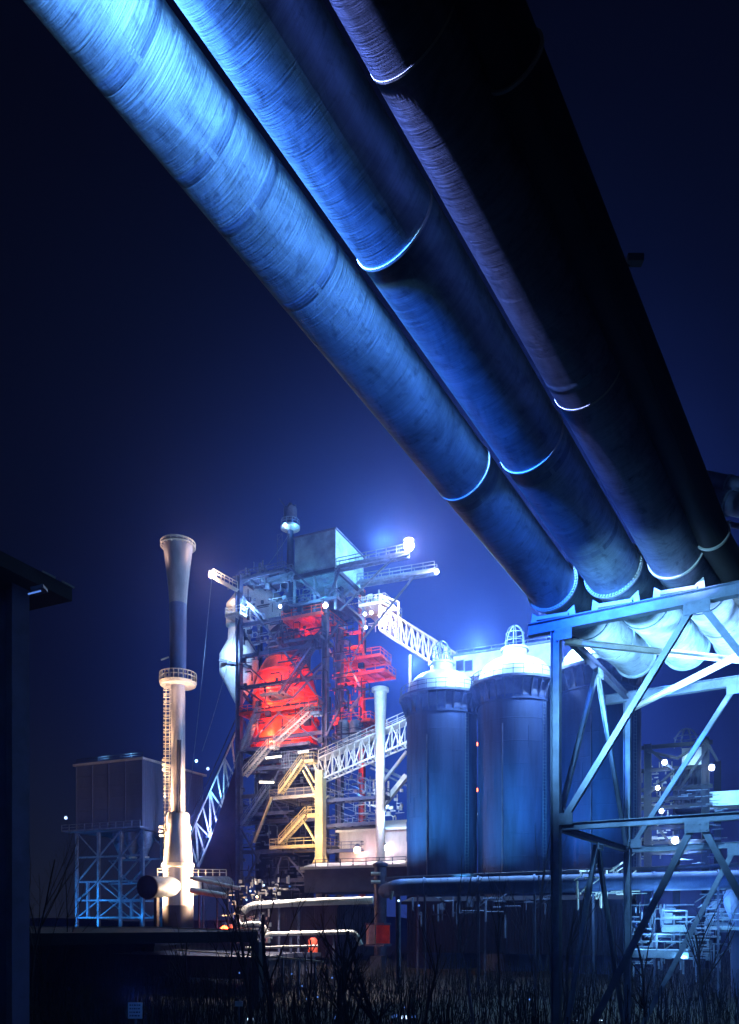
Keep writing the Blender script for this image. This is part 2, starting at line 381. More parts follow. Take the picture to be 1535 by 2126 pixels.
for rr, R in ((rA,.83),(rB,.89),(rC,.84)):
    c = pp(rr, HP, T1+.25); s_ = (c-P0).dot(fu)
    for b in (0,):
        mb = MB(); q = tp(s_, b, ZT)
        pts = []
        for sx in (-1, 1):
            mb.add([q+fu*(sx*.25)+fw*.12, q+fu*(sx*.8)+fw*.12, q+fu*(sx*.75)+V((0,0,R*.45))+fw*.12,
                    q+fu*(sx*.25)-fw*.0, q+fu*(sx*.8), q+fu*(sx*.75)+V((0,0,R*.45))], [(0,1,2),(3,5,4),(0,3,4,1),(1,4,5,2),(2,5,3,0)])
        mb.gbox(q+V((0,0,.06)), .55, .2, .06); mb.build('saddle', M['pale'], tr)
def gusset(c, ax, w_, h_):
    mb = MB(); n_ = ax.cross(V((0,0,1))).normalized(); c = c - n_*0
    mb.box(c, w_, .012, h_, ax, n_, V((0,0,1)))
    for i in (-1,-.33,.33,1):
        for j in (-.6,.6): mb.box(c+ax*(i*w_*.8)+V((0,0,j*h_)), .018, .035, .018, ax, n_)
    mb.build('gusset_plate', M['steel'], tr)
for b in (-.165, DB-.165):
    for s_, z_, w_, h_ in ((.3,ZT-.62,.3,.2),(SP/2,ZT-.6,.4,.2),(SP-.3,ZT-.62,.3,.2),(.35,ZM+.25,.28,.2),(SP/2,ZM-.3,.36,.17),(SP-.35,ZM+.25,.28,.2)): gusset(tp(s_,b,z_), fu, w_, h_)
for s_ in (.165, SP+.165):
    for b_, z_, w_, h_ in ((DB/2,ZT-.55,.36,.17),(DB/2,ZM-.28,.36,.15),(.3,ZM+.25,.24,.18),(DB-.3,ZM+.25,.24,.18)): gusset(tp(s_,b_,z_), fw, w_, h_)
light('flood_trestle', at(1030,1285,20.5), (.62,.95,1), 38000, .12, 72, tp(3.4,0,ZT-3.8), 1.)
for s_, b_ in ((1.6,3.6),(4.2,3.2),(6.8,2.8)): light('flood_trestle', tp(s_,b_,ZT-2.4), (.85,1,1), 13000, .15, 115, tp(s_+.4,b_+2.6,ZT+1.2), .6)
light('flood_trestle', tp(4.5,7.5,ZT-3.4), (.8,1,1), 26000, .2, 84, tp(4.2,7.5,ZT+1), 1.)
light('flood_trestle', at(1020,1345,20), (.7,1,1), 17000, .12, 44, tp(3.2,0,ZT-.2), 1.)  # added spot that brightens the front crossbeam
light('flood_trestle', at(1190,1500,31), (.5,.9,1), 12000, .2, 90, tp(4,DB,ZT-2), 1.)

# ------------------------------------------------------------------ hot blast stoves
def stove(px0, px1, Y, zrim, label):
    s = Y/F; R = (px1-px0)/2*s; c = at((px0+px1)/2, HY, Y); c = V((c.x, c.y, 0))
    t = thing('hot_blast_stove', label, 'stove tower', c, 'row of hot blast stoves')
    mb = MB(); prof = []; z = 0
    while z < zrim-1: prof += [(R, z), (R, z+2.55), (R*1.004, z+2.57), (R*1.004, z+2.65), (R, z+2.67)]; z += 2.7
    prof += [(R, zrim)]
    mb.lathe(c, prof, 64); mb.build('shell', M['stove'], t)
    mb = MB()
    for k in range(10):
        a = k*.66+.2
        z0 = 3+2.7*(k % 5)
        for q in range(4):
            p = c+V((math.cos(a+q*.9)*R*1.003, math.sin(a+q*.9)*R*1.003, z0+q*5))
            if p.z < zrim-4: mb.beam(p, p+V((0,0,2.5)), .06)
    mb.build('weld_seam', M['stove'], t)
    la_ = -PI/2+.62; e = V((math.cos(la_), math.sin(la_), 0)); tt = V((-e.y, e.x, 0)); mb = MB()
    for k in (-1,1): mb.beam(c+e*(R+.22)+tt*(.25*k)+V((0,0,3)), c+e*(R+.22)+tt*(.25*k)+V((0,0,zrim-.3)), .05)
    z = 3
    while z < zrim-.5: mb.beam(c+e*(R+.22)-tt*.25+V((0,0,z)), c+e*(R+.22)+tt*.25+V((0,0,z)), .04); z += .4
    mb.build('ladder', M['steel'], t)
    mb = MB(); la_ = -PI/2-.5; e = V((math.cos(la_), math.sin(la_), 0)); mb.tube(c+e*(R+.2)+V((0,0,2)), c+e*(R+.2)+V((0,0,zrim-3)), .09, n=8); mb.build('conduit', M['grey'], t)
    mb = MB(); mb.lathe(c, [(R*1.0, zrim-.15), (R*1.03, zrim-.15), (R*1.03, zrim+.1), (R, zrim+.1)], 64); mb.build('rim_ring', M['stove'], t)
    g_ = 1.22*R; n = 28
    mb = MB(); mb.lathe(c, [(R*.98, zrim+2.2), (g_, zrim+2.2), (g_, zrim+2.5), (R*.6, zrim+2.5)], 56, True); gd = mb.build('gallery_deck', M['grey'], t)
    mb = MB(); mb.lathe(c, [(R*1.0, zrim+.1), (R*1.0, zrim+2.2)], 56); mb.build('neck', M['grey'], t)
    for i in range(n):
        mb = MB(); a = 2*PI*i/n; e = V((math.cos(a), math.sin(a), 0)); f_ = V((-e.y, e.x, 0))*.05
        p = [c+e*R*1.0+V((0,0,zrim)), c+e*R*1.03+V((0,0,zrim)), c+e*g_*.98+V((0,0,zrim+2.15)), c+e*R*1.0+V((0,0,zrim+2.15))]
        mb.add([q-f_ for q in p]+[q+f_ for q in p], [(0,1,2,3),(7,6,5,4),(1,5,6,2),(0,4,5,1),(2,6,7,3),(0,3,7,4)])
        mb.build('gallery_bracket', M['grey'], gd)
    mb = MB(); pts = [c+V((math.cos(2*PI*i/28)*g_*.97, math.sin(2*PI*i/28)*g_*.97, zrim+2.5)) for i in range(29)]
    mb.rail(pts, 1.1, .03, 2.0); mb.build('railing', M['grey'], gd)
    zb = zrim+2.5; k_ = R*.98; dh = R*.62
    prof = [(k_, zb), (k_, zb+.8)]+[(k_*math.cos(q), zb+.8+dh*math.sin(q)) for q in [i*PI/2/14 for i in range(1,13)]]
    mb = MB(); mb.lathe(c, prof, 48)
    mb.build('dome', M['dome'], t)
    zt = zb+.8+dh*.95
    mb = MB(); mb.lathe(c, [(R*.32, zt-.6), (R*.32, zt+.9), (R*.38, zt+.9), (R*.38, zt+1.1), (0.01, zt+1.15)], 24); nz = mb.build('nozzle', M['dome'], t)
    mb = MB()
    for k in range(3):
        a = k*PI/3+.2; e = V((math.cos(a), math.sin(a), 0)); rr = R*.27
        pts = [c+e*(rr*math.cos(q))+V((0,0,zt+1.1+2.9*math.sin(q)**.6 if 0 < q < PI else zt+1.1)) for q in [PI*i/14 for i in range(15)]]
        mb.path(pts, .07, 6)
    for hh, ff in ((.9,1.),(1.9,.9)):
        mb.path([c+V((math.cos(2*PI*i/16)*R*.27*ff, math.sin(2*PI*i/16)*R*.27*ff, zt+1.1+hh)) for i in range(17)], .05, 6)
    mb.build('hoop_cage', M['steel'], nz)
    return t
stove(845, 990, 99, H+(HY-1487)/F*99-.3, 'leftmost tall stove tower with pale dome, beside the white stack')
stove(993, 1146, 94, H+(HY-1463)/F*94-.3, 'second stove tower, between the first and the trestle post')
stove(1166, 1327, 89.5, H+(HY-1437)/F*89.5-.3, 'third stove tower standing behind the trestle braces')
# white-blown lamps over the domes
light('lamp_domes', at(858,1372,101), (.9,1,1), 60000, .3)
light('lamp_domes', at(990,1335,91), (.9,1,1), 60000, .3)
light('lamp_domes', at(1180,1300,86), (.9,1,1), 80000, .3)
# washes on the shells from ground level
light('wash_stoves', at(690,1815,88), (.3,.95,1), 110000, .3, 52, at(862,1690,97))
light('wash_stoves', at(935,1820,72), (.3,.95,1), 130000, .3, 42, at(1015,1690,92))
light('wash_stoves', at(1120,1800,74), (.15,.7,1), 90000, .3, 60, at(1195,1640,88))
light('wash_stoves', at(960,1780,62), (.03,.22,1), 9000, .3, 70, at(1000,1500,95))

# bright bridge house behind the stoves
g = thing('bridge_house', 'long bright white gallery building behind the stove domes with two small windows', 'building', at(1040,1380,112))
OB = V((at(950,HY,112).x, 112, 0))
za, zb = zof(950,1415,0,OB), zof(950,1370,0,OB)
a0, a1 = plz(948,za,0,OB), plz(1150,za,0,OB)
mb = MB(); mb.beam((a0+a1)/2+V((0,0,(zb-za)/2))-U*(a1-a0).length/2, (a0+a1)/2+V((0,0,(zb-za)/2))+U*(a1-a0).length/2, 3, zb-za); mb.build('wall', M['pale'], g)
mb = MB(); q = V((0,0,zb-za+.15)); mb.beam(a0+q-U*.4, a1+q+U*.4, 3.6, .25); mb.build('roof', M['steel'], g)
for px in (962, 980):
    c = pl(px,1389,0,OB)-W*1.53
    wd = MB(); wd.gbox(c, .62, .06, .82); wo = wd.build('window', M['steel'], g); wd = MB(); wd.gbox(c-W*.07, .5, .03, .7); wd.build('pane', M['dark'], wo)
for k in range(4):
    p = a0.lerp(a1, .1+k*.27); mb = MB(); mb.beam(V((p.x,p.y,0)), p, .5); mb.build('support_leg', M['grey'], g)
mb = MB(); mb.rail([a0+q, a1+q+U*12], 1.2, .05, 2.5); mb.build('railing', M['steel'], g)

# ------------------------------------------------------------------ chimney
YC = 110; sC = YC/F; cx = at(370, HY, YC).x
def zc(py): return H+(HY-py)*sC
ch = thing('flare_chimney', 'tall slender chimney with trumpet-shaped top, ring gallery and golden floodlit base', 'chimney', V((cx, YC, 0)))
c = V((cx, YC, 0))
mb = MB(); mb.lathe(c, [(14.5*sC, zc(1690)), (14.5*sC, zc(1432)), (15*sC, zc(1415)), (16*sC, zc(1255))], 32); mb.build('shaft', M['chim'], ch)
mb = MB(); mb.lathe(c, [(16.4*sC, zc(1410)), (17.4*sC, zc(1252))], 32); mb.build('painted_band', M['chimband'], ch)
mb = MB(); mb.lathe(c, [(17.6*sC, zc(1255)), (20*sC, zc(1222)), (24*sC, zc(1185)), (28*sC, zc(1152)), (31.5*sC, zc(1128)), (30*sC, zc(1127)), (15*sC, zc(1200))], 40); ft = mb.build('flared_top', M['chim'], ch)
mb = MB(); 
for rr, z in ((35*sC, zc(1135)), (35*sC, zc(1128))):
    mb.path([c+V((math.cos(2*PI*i/36)*rr, math.sin(2*PI*i/36)*rr, z)) for i in range(37)], .1, 6)
for i in range(18):
    a = 2*PI*i/18; e = V((math.cos(a), math.sin(a), 0)); mb.beam(c+e*28*sC+V((0,0,zc(1138))), c+e*35*sC+V((0,0,zc(1134))), .08); mb.beam(c+e*35*sC+V((0,0,zc(1135))), c+e*35*sC+V((0,0,zc(1126))), .08)
mb.build('rim_railing', M['pale'], ft)
mb = MB(); zg = zc(1424); mb.lathe(c, [(15*sC, zg), (36*sC, zg), (38*sC, zg+.45), (36*sC, zg+.5), (15*sC, zg+.3)], 36, True); gk = mb.build('gallery_deck', M['pale'], ch)
mb = MB(); mb.rail([c+V((math.cos(2*PI*i/24)*37*sC, math.sin(2*PI*i/24)*37*sC, zg+.4)) for i in range(25)], 1.3, .06, .9); mb.build('railing', M['pale'], gk)
mb = MB(); xl = -19*sC
for dx in (-.28, .28): mb.beam(c+V((xl+dx-.1, -1.1, zc(1860))), c+V((xl+dx+.2, -1.1, zc(1400))), .08)
z = zc(1860)
while z < zc(1402): mb.beam(c+V((xl-.5, -1.1, z)), c+V((xl+.5, -1.1, z)), .09); z += .5
z = zc(1640)
while z < zc(1410):
    mb.path([c+V((xl+.1+math.cos(q)*.5, -1.1-math.sin(q)*.7, z)) for q in [PI*i/8 for i in range(9)]], .04, 5); z += 1.0
mb.build('ladder', M['pale'], ch)
for dx in (.25, .6): mb = MB(); mb.tube(c+V((dx, -1.5, zc(1690))), c+V((dx, -1.1, zc(1540))), .16, n=8); mb.build('riser_pipe', M['dark'], ch)
mb = MB(); mb.lathe(c, [(31*sC, zc(1880)), (30*sC, zc(1800)), (30.2*sC, zc(1798)), (22.5*sC, zc(1690)), (21*sC, zc(1688)), (14*sC, zc(1688))], 40); mb.build('conical_base', M['chim'], ch)
mb = MB(); mb.lathe(c, [(30*sC, zc(1802)), (33*sC, zc(1800)), (33*sC, zc(1793)), (29.5*sC, zc(1792))], 40, True); mb.build('base_ring', M['pale'], ch)
for k, (py) in enumerate((1718,1727,1736,1580,1590,1600)):
    w_ = 30 if py > 1700 else 24
    mb = MB(); mb.gbox(c+V((-w_*sC, -.6, zc(py))), .35, .3, .14); mb.build('junction_box', M['pale'], ch)
mb = MB(); mb.beam(c+V((-1.1,-.8,zc(1368))), c+V((-2.2,-.8,zc(1374))), .18); mb.build('bracket_arm', M['pale'], ch)
mb = MB(); mb.lathe(c, [(31.5*sC, 0), (31.5*sC, zc(1880))], 32); mb.build('foundation', M['dark'], ch)
for dx in (-4.6, 4.6):
    for y, pw in ((1868, 26000), (1845, 20000), (1820, 16000), (1790, 12000), (1760, 12000), (1730, 14000), (1700, 14000)):
        light('chimney_flood', V((cx+dx*(1 if y > 1780 else .8), YC-.5, zc(y))), (1,.56,.26), pw*2.2, .15)
for dx in (-2.6, 2.6):
    light('chimney_flood', V((cx+dx, YC-1.2, zc(1655))), (1,.56,.26), 9000, .15); light('chimney_flood', V((cx+dx, YC-1.6, zc(1610))), (1,.56,.26), 5000, .15)
light('chimney_flood', V((cx-3.4, YC-2.5, zc(1460))), (1,.6,.4), 1200, .15); light('chimney_flood', V((cx+3.6, YC-2.5, zc(1470))), (1,.62,.45), 2600, .15)
light('chimney_flood', V((cx-3.4, YC-1.5, zc(1530))), (1,.55,.25), 5500, .15)
for dx in (-3.4, 3.4): light('chimney_flood', V((cx+dx, YC-3.2, zc(1490))), (1,.62,.38), 12000, .1, 70, V((cx+dx*.5, YC-1, zc(1425))))
for y in (1450, 1500, 1550, 1600): light('chimney_flood', V((cx-3.0, YC-3.6, zc(y))), (1,.58,.28), 2200, .1, 100, V((cx-1.3, YC-1.1, zc(y))))
light('chimney_flood', V((cx+10, YC-14, zc(1420))), (.9,.9,1), 14000, .15, 30, V((cx, YC, zc(1200))))
light('chimney_flood', V((cx-12, YC+2, zc(1450))), (.6,1,.9), 10000, .15, 40, V((cx, YC, zc(1230))))
for dx in (-4.2, 4.2): light('chimney_flood', V((cx+dx, YC-1, zc(1150))), (1,.6,.4), 1500, .1)

# gas main crossing the chimney base
g = thing('gas_main', 'thick dark pipe crossing in front of the chimney base, its round end facing us', 'pipe', at(305,1850,104))
mb = MB(); e0 = at(308,1842,103); e1 = at(470,1838,124)
mb.tube(e0, e1, 1.45, n=28); mb.build('pipe_shell', M['steel'], g)
mb = MB(); d_ = (e1-e0).normalized(); mb.tube(e0-d_*.25, e0+d_*.05, 1.6, n=28); mb.build('blank_flange', M['dark'], g)
mb = MB(); mb.beam(e0+d_*2-V((0,0,1.4)), V((e0.x+d_.x*2, e0.y+d_.y*2, 0)), .5); mb.build('support_leg', M['dark'], g)
mb = MB(); mb.rail([e0.lerp(e1,.1)+V((0,0,1.5)), e1+V((0,0,1.5))], 1.0, .05, 2); mb.build('railing', M['pale'], g)
light('main_flood', at(340,1800,106), (1,.6,.35), 900, .1)
light('main_flood', at(430,1815,108), (1,.6,.35), 3500, .1)

# ------------------------------------------------------------------ bunker house at left
OBk = V((at(297,HY,148).x, 148, 0))
bh = thing('bunker_house', 'big box-shaped sheet-clad bunker building raised on a steel frame, left of the chimney', 'building', OBk)
zlo, zhi = zof(297,1722,0,OBk), zof(297,1577,0,OBk)
wl = (plz(160,0,0,OBk)-OBk).length
dr = 19.
mb = MB(); mb.gbox(OBk-U*(wl/2)+W*(dr/2)+V((0,0,(zlo+zhi)/2)), wl/2, dr/2, (zhi-zlo)/2); mb.build('wall', M['house'], bh)
mb = MB(); mb.gbox(OBk-U*(wl/2)+W*(dr/2)+V((0,0,zhi+.2)), wl/2+.5, dr/2+.6, .2); mb.build('roof', M['roof'], bh)
mb = MB()
for k in range(7):
    z = zlo+(zhi-zlo)*k/6; mb.beam(OBk-U*(wl-.1)-W*.12+V((0,0,z)), OBk-W*.12+V((0,0,z)), .14)
for k in range(5): p = OBk-U*(wl*k/4)-W*.14; mb.beam(p+V((0,0,zlo)), p+V((0,0,zhi)), .16)
mb.build('wall_framing', M['house'], bh)
for i, f_ in enumerate((0, .33, .66, 1)):
    for b in (0, dr): p = OBk-U*(wl*f_)+W*b; mb = MB(); mb.beam(V((p.x,p.y,0)), p+V((0,0,zlo)), .5); mb.build('leg', M['steel'], bh)
lv = [zof(297,y,0,OBk) for y in (1722,1775,1828,1868,1905)]
rb = random.Random(12)
for z0, z1 in zip(lv, lv[1:]):
    for b in (0, 9): mb = MB(); mb.beam(OBk-U*wl+W*b+V((0,0,z1)), OBk+W*b+V((0,0,z1)), .34); mb.build('tie_beam', M['steel'], bh)
    for f_ in (0, .33, .66):
        for b in (0, 9):
            mb = MB(); p = OBk-U*(wl*f_)+W*b; q = OBk-U*(wl*(f_+.33))+W*b
            if rb.random() < .5: mb.beam(p+V((0,0,z0)), q+V((0,0,z1)), .26)
            else: mb.beam(q+V((0,0,z0)), p+V((0,0,z1)), .22)
            if rb.random() < .35: mb.beam((p+q)/2+V((0,0,z0)), (p+q)/2+V((0,0,z1)), .5)
            mb.build('brace', M['steel'], bh)
mb = MB(); p = plz(138, lv[0]+.2, -1.5, OBk); q = plz(300, lv[0]+.2, -1.5, OBk); mb.beam(p, q, 2.6, .3); mb.build('balcony', M['steel'], bh)
mb = MB(); mb.rail([p-W*1.2, q-W*1.2], 1.2, .06, 1.8); mb.build('railing', M['steel'], bh)
mb = MB(); z = zhi+.4; mb.rail([OBk-U*wl+V((0,0,z)), OBk+V((0,0,z))], 1, .05, 2.5); mb.build('roof_railing', M['dark'], bh)
# hoppers under the house
for k, f_ in enumerate((.12, .3, .48)):
    g = thing('ore_hopper', ('conical hopper hanging under the bunker house, nearest its right corner', 'middle conical hopper under the bunker house', 'conical hopper under the bunker house, furthest left')[k], 'hopper', OBk-U*(wl*f_)+W*3+V((0,0,zlo-5)), 'hoppers under the bunker house')
    mb = MB(); cc = OBk-U*(wl*f_)+W*3; mb.lathe(cc, [(1.6, zlo-.1), (1.6, zlo-2), (.5, zlo-4.4), (.5, zlo-5.4)], 20); mb.build('cone', M['steel'], g)
    mb = MB(); mb.lathe(cc, [(.5, zlo-4.9), (.8, zlo-4.9), (.8, zlo-5.2), (.5, zlo-5.2)], 20, True); mb.build('flange', M['pale'], g)
light('bunker_wash', OBk-U*wl*1.0-W*6+V((0,0,5)), (.1,.6,1), 16000, .2)
light('bunker_wash', OBk-U*wl*.75-W*4+V((0,0,11)), (.1,.6,1), 5000, .2)
light('bunker_wash', OBk-U*wl*.4+W*3+V((0,0,14)), (.05,.5,1), 3500, .2)
light('bunker_wash', OBk-U*wl*.1-W*3+V((0,0,7)), (.1,.6,1), 2500, .2)
light('bunker_wash', OBk-U*wl*.5-W*14+V((0,0,22)), (.12,.35,1), 4500, .2)
light('bunker_face', OBk+U*13+W*3+V((0,0,24)), (1,.75,1), 15000, .2)
light('bunker_wash', OBk-U*wl*.2-W*1+V((0,0,zhi+1.5)), (.6,1,1), 3000, .2)
light('bunker_wash', OBk-U*wl*.6-W*1+V((0,0,zhi+1.5)), (.6,1,1), 2000, .2)

# ------------------------------------------------------------------ stairs / platforms / lamps helpers
def staircase(a, b, width, label, mt, side=None, landing=0, group='zigzag stairs on the furnace front'):
    """a bottom, b top (world). treads between two stringers, rails both sides"""
    a = V(a); b = V(b); th = thing('staircase', label, 'stairs', a, group)
    d = b-a; h = V((d.x, d.y, 0)).normalized(); s = V((-h.y, h.x, 0))*(width/2)
    for k in (-1, 1):
        mb = MB(); mb.beam(a+s*k, b+s*k, .1, .42); mb.build('stringer', mt, th)
        mb = MB(); mb.rail([a+s*k+V((0,0,.2)), b+s*k+V((0,0,.2))], 1.15, .04, 1.5); mb.build('handrail', mt, th)
    n = max(4, int(abs(d.z)/.26)); mb = MB()
    for i in range(n):
        p = a.lerp(b, (i+.5)/n); mb.box(p, .16, width/2-.06, .03, h, V((-h.y, h.x, 0)), V((0,0,1)))
    mb.build('treads', mt, th)
    return th
def platform(px0, px1, py, b0, b1, label, mt=None, ref=None, railmt=None, grate=True, O=O0, group='steel platforms on the furnace frame'):
    mt = mt or M['steel']; z = zof(ref or px0, py, b0, O)
    a, b_ = plz(px0, z, b0, O), plz(px1, z, b0, O)
    th = thing('platform', label, 'platform', (a+b_)/2, group)
    wv = W*(b1-b0); n = (b_-a).length
    mb = MB()
    mb.gbox((a+b_)/2+wv/2, n/2, (b1-b0)/2, .06); dk = mb.build('deck', mt, th)
    mb = MB(); mb.beam(a-V((0,0,.3)), b_-V((0,0,.3)), .2, .44)
    mb.beam(a+wv-V((0,0,.3)), b_+wv-V((0,0,.3)), .2, .44)
    k = max(2, int(n/1.6))
    for i in range(k+1):
        p = a.lerp(b_, i/k)-V((0,0,.28)); mb.beam(p+W*.12, p+wv-W*.12, .12, .3)
    mb.build('joists', mt, th)
    mb = MB(); mb.rail([a+wv+V((0,0,.06)), a+V((0,0,.06)), b_+V((0,0,.06)), b_+wv+V((0,0,.06))], 1.15, .045, 1.6); mb.build('railing', railmt or mt, dk)
    return th, z
def lamp(p, label, c='white', power=0, r=.35, arm=None, name='floodlight', lc=None, group='lamps on the furnace'):
    p = V(p); th = thing(name, label, 'lamp', p, group)
    mb = MB(); n = 12; prof = [(max(.01, r*math.sin(PI*i/8)), -r*math.cos(PI*i/8)) for i in range(9)]
    mb.lathe(p, prof, n); mb.build('bulb_glass', G[c], th)
    mb = MB(); mb.lathe(p, [(.05, r*1.9), (r*.5, r*1.7), (r*1.15, r*1.02), (r*1.05, r*1.0), (.05, r*1.05)], n); mb.build('hood', M['grey'], th)
    if arm is not None:
        mb = MB(); mb.tube(p+V((0,0,r*1.8)), V(arm), .06, n=6); mb.build('arm', M['grey'], th)
    if power: light('lamp_light', p-V((0,0,0)) + V((0,-r*1.3,-r*.4)), lc or COL.get(c, (1,1,1)), power, r*.4)
    return th
def tubelamp(px, py, Y, ln, tilt, label, c='tube', group='short tube lamps', name='tube_lamp', r=.16):
    p = at(px, py, Y); th = thing(name, label, 'lamp', p, group); e = V((math.cos(tilt), 0, math.sin(tilt)))*ln/2
    mb = MB(); mb.tube(p-e, p+e, r, n=8); mb.build('tube', G[c], th)
    mb = MB(); mb.beam(p-e+V((0,.3,.2)), p+e+V((0,.3,.2)), .3, .12); mb.build('housing', M['grey'], th)
    return th

# ------------------------------------------------------------------ blast furnace shell
YF = 147; sF = YF/F; cF = V((at(592,HY,YF).x, YF, 0))
def zf(py): return H+(HY-py)*sF
bf = thing('blast_furnace', 'huge red-lit barrel-shaped blast furnace shell behind the stairs', 'furnace', cF)
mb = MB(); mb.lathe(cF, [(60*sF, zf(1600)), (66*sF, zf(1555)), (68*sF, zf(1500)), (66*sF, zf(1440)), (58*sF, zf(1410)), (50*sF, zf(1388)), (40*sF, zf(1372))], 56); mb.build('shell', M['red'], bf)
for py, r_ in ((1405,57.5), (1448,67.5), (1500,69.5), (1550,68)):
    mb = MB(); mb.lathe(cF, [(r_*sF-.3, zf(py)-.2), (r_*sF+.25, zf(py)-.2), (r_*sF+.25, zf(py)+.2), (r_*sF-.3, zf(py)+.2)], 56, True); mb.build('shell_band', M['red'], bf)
mb = MB(); mb.lathe(cF, [(40*sF, zf(1372)), (34*sF, zf(1330)), (30*sF, zf(1290)), (20*sF, zf(1262)), (8*sF, zf(1240))], 40); mb.build('throat', M['dark'], bf)
mb = MB(); mb.lathe(cF, [(60*sF, 0), (62*sF, zf(1600))], 40); mb.build('hearth', M['dark'], bf)
mb = MB(); pts = [cF+V((math.cos(2*PI*i/48)*78*sF, math.sin(2*PI*i/48)*78*sF, zf(1590))) for i in range(49)]; mb.path(pts, 1.0, 12); mb.build('bustle_pipe', M['grey'], bf)
# uptake bleeder pipe
bp_ = thing('bleeder_pipe', 'tall black vertical vent pipe with valve cluster and lit collar at its top', 'pipe', pl(603,1265,4))
c4 = pl(603,1265,4); s4 = c4.y/F
def z4(py): return H+(HY-py)*s4
cb = V((c4.x, c4.y, 0))
mb = MB(); mb.lathe(cb, [(17*s4, z4(1278)), (16*s4, z4(1240)), (9*s4, z4(1222)), (7.2*s4, z4(1205)), (6.8*s4, z4(1072)), (.05, z4(1071))], 24); mb.build('pipe_shell', M['dark'], bp_)
mb = MB(); mb.lathe(cb, [(7*s4, z4(1103)), (20*s4, z4(1098)), (20*s4, z4(1094)), (7*s4, z4(1092))], 24); mb.build('collar', M['pale'], bp_)
mb = MB()
for k in range(5):
    a = k*1.3; e = V((math.cos(a), math.sin(a), 0)); mb.tube(cb+e*.6+V((0,0,z4(1080))), cb+e*.9+V((0,0,z4(1048+k*5))), .28, .2, n=10)
mb.tube(cb+V((-.2,0,z4(1062))), cb+V((-2,0,z4(1036))), .09, n=6); mb.lathe(cb, [(1.2,z4(1078)),(1.2,z4(1056)),(.5,z4(1050)),(.3,z4(1045))], 14)
mb.build('valve_head', M['grey'], bp_)
mb = MB(); mb.rail([cb+V((math.cos(2*PI*i/10)*19*s4, math.sin(2*PI*i/10)*19*s4, z4(1094))) for i in range(11)], 1.1, .05, .8); mb.build('railing', M['steel'], bp_)
light('collar_light', cb+V((-1.0,-1.6,z4(1101))), COL['white'], 1500, .1)
light('collar_light', cb+V((1.2,-1.6,z4(1101))), COL['cyan'], 1000, .1)
# lightning mast at left of the vent
g = thing('lattice_mast', 'thin lattice mast standing left of the black vent pipe', 'mast', pl(579,1200,3))
mb = MB(); a = plz(576,zof(576,1208,3),3); b_ = plz(586,a.z,3); t_ = V((0,0,zof(576,1110,3)-a.z))
mb.truss(a, a+t_, b_, b_+t_, 8, .09); mb.build('lattice', M['grey'], g)

# ------------------------------------------------------------------ steel frame around the furnace
fr = thing('furnace_frame', 'open steel frame of columns, girders and diagonal braces round the red furnace', 'steel frame', plz(600,0,0))
colz = {}
for px, b, top, wd in ((497,0,1196,1.0), (676,0,1252,1.0), (705,7,1166,1.2), (752,16,1225,1.0), (540,16,1230,.8), (640,18,1240,.8)):
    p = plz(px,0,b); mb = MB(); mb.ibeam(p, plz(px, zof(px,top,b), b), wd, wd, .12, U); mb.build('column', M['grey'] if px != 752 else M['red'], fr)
lev = [1300,1365,1430,1480,1540,1600,1655,1710,1770,1830]
def girder(p0, y0, b0, p1, b1, w=.45, h=.7, mt=None, name='girder'):
    z = zof(p0, y0, b0); a, c_ = plz(p0, z, b0), plz(p1, z, b1)
    mb = MB(); mb.ibeam(a, c_, w, h, .07); return mb.build(name, mt or M['grey'], fr)
for y in lev: girder(497, y, 0, 676, 0)
for y in (1270,1345,1425,1540): girder(705, y-20, 7, 752, 16)
for y in (1300,1430,1540): girder(497, y, 0, 540, 16, .4, .5)
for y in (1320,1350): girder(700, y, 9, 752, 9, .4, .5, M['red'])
def dbrace(p0, y0, p1, y1, b0=0, b1=None, w=.3, mt=None):
    b1 = b0 if b1 is None else b1
    mb = MB(); mb.ibeam(pl(p0,y0,b0), pl(p1,y1,b1), w, w, .06, W); return mb.build('brace', mt or M['grey'], fr)
for a in ((500,1232,672,1462),(500,1240,560,1290),(676,1300,600,1372),(500,1425,672,1545),(672,1380,505,1560),(676,1250,600,1175),(676,1262,706,1180),(706,1290,672,1345),(706,1470,672,1540),
          (560,1650,520,1760),(560,1655,600,1700),(500,1720,540,1790),(540,1770,500,1850),(585,1780,560,1850),(600,1780,640,1830),(500,1840,560,1900),(560,1840,500,1905),(600,1560,560,1640),(620,1560,655,1600)):
    dbrace(*a[:4], b0=-.6)
for a in ((706,1430,750,1330),(750,1430,706,1340),(706,1530,750,1440),(660,1300,705,1390),(752,1300,706,1250)): dbrace(*a[:4], b0=8, mt=M['steel'])
# finer cladding rods, cables, small pipework on the frame
def clutter(name, label, boxes, n, mt, seed, sz=(.3,1.4), Ob=0):
    rnd = random.Random(seed); x0, x1, y0, y1, b0, b1 = boxes
    th = thing(name, label, 'pipework', pl((x0+x1)/2, y1, b0), 'pipework in the furnace frame'); 
    for i in range(min(n, 98)):
        p = pl(rnd.uniform(x0,x1), rnd.uniform(y0,y1), rnd.uniform(b0,b1)); k = rnd.random(); l = rnd.uniform(*sz); m1 = MB(); nm = 'pipe_run'
        if k < .35: m1.tube(p, p+U*l*2.2*rnd.choice((-1,1)), rnd.uniform(.05,.16), n=7)
        elif k < .6: m1.tube(p, p+V((0,0,l*2)), rnd.uniform(.05,.18), n=7)
        elif k < .75: m1.path([p, p+U*l, p+U*l*1.3-V((0,0,l*.3)), p+U*l*1.3-V((0,0,l*1.5))], rnd.uniform(.06,.14), 7)
        elif k < .88: m1.gbox(p, l*.3, l*.2, l*.28); nm = 'cabinet'
        else: m1.tube(p, p+V((0,0,.5)), .28, n=10); nm = 'valve_body'
        m1.build(nm, mt, th)
    return th
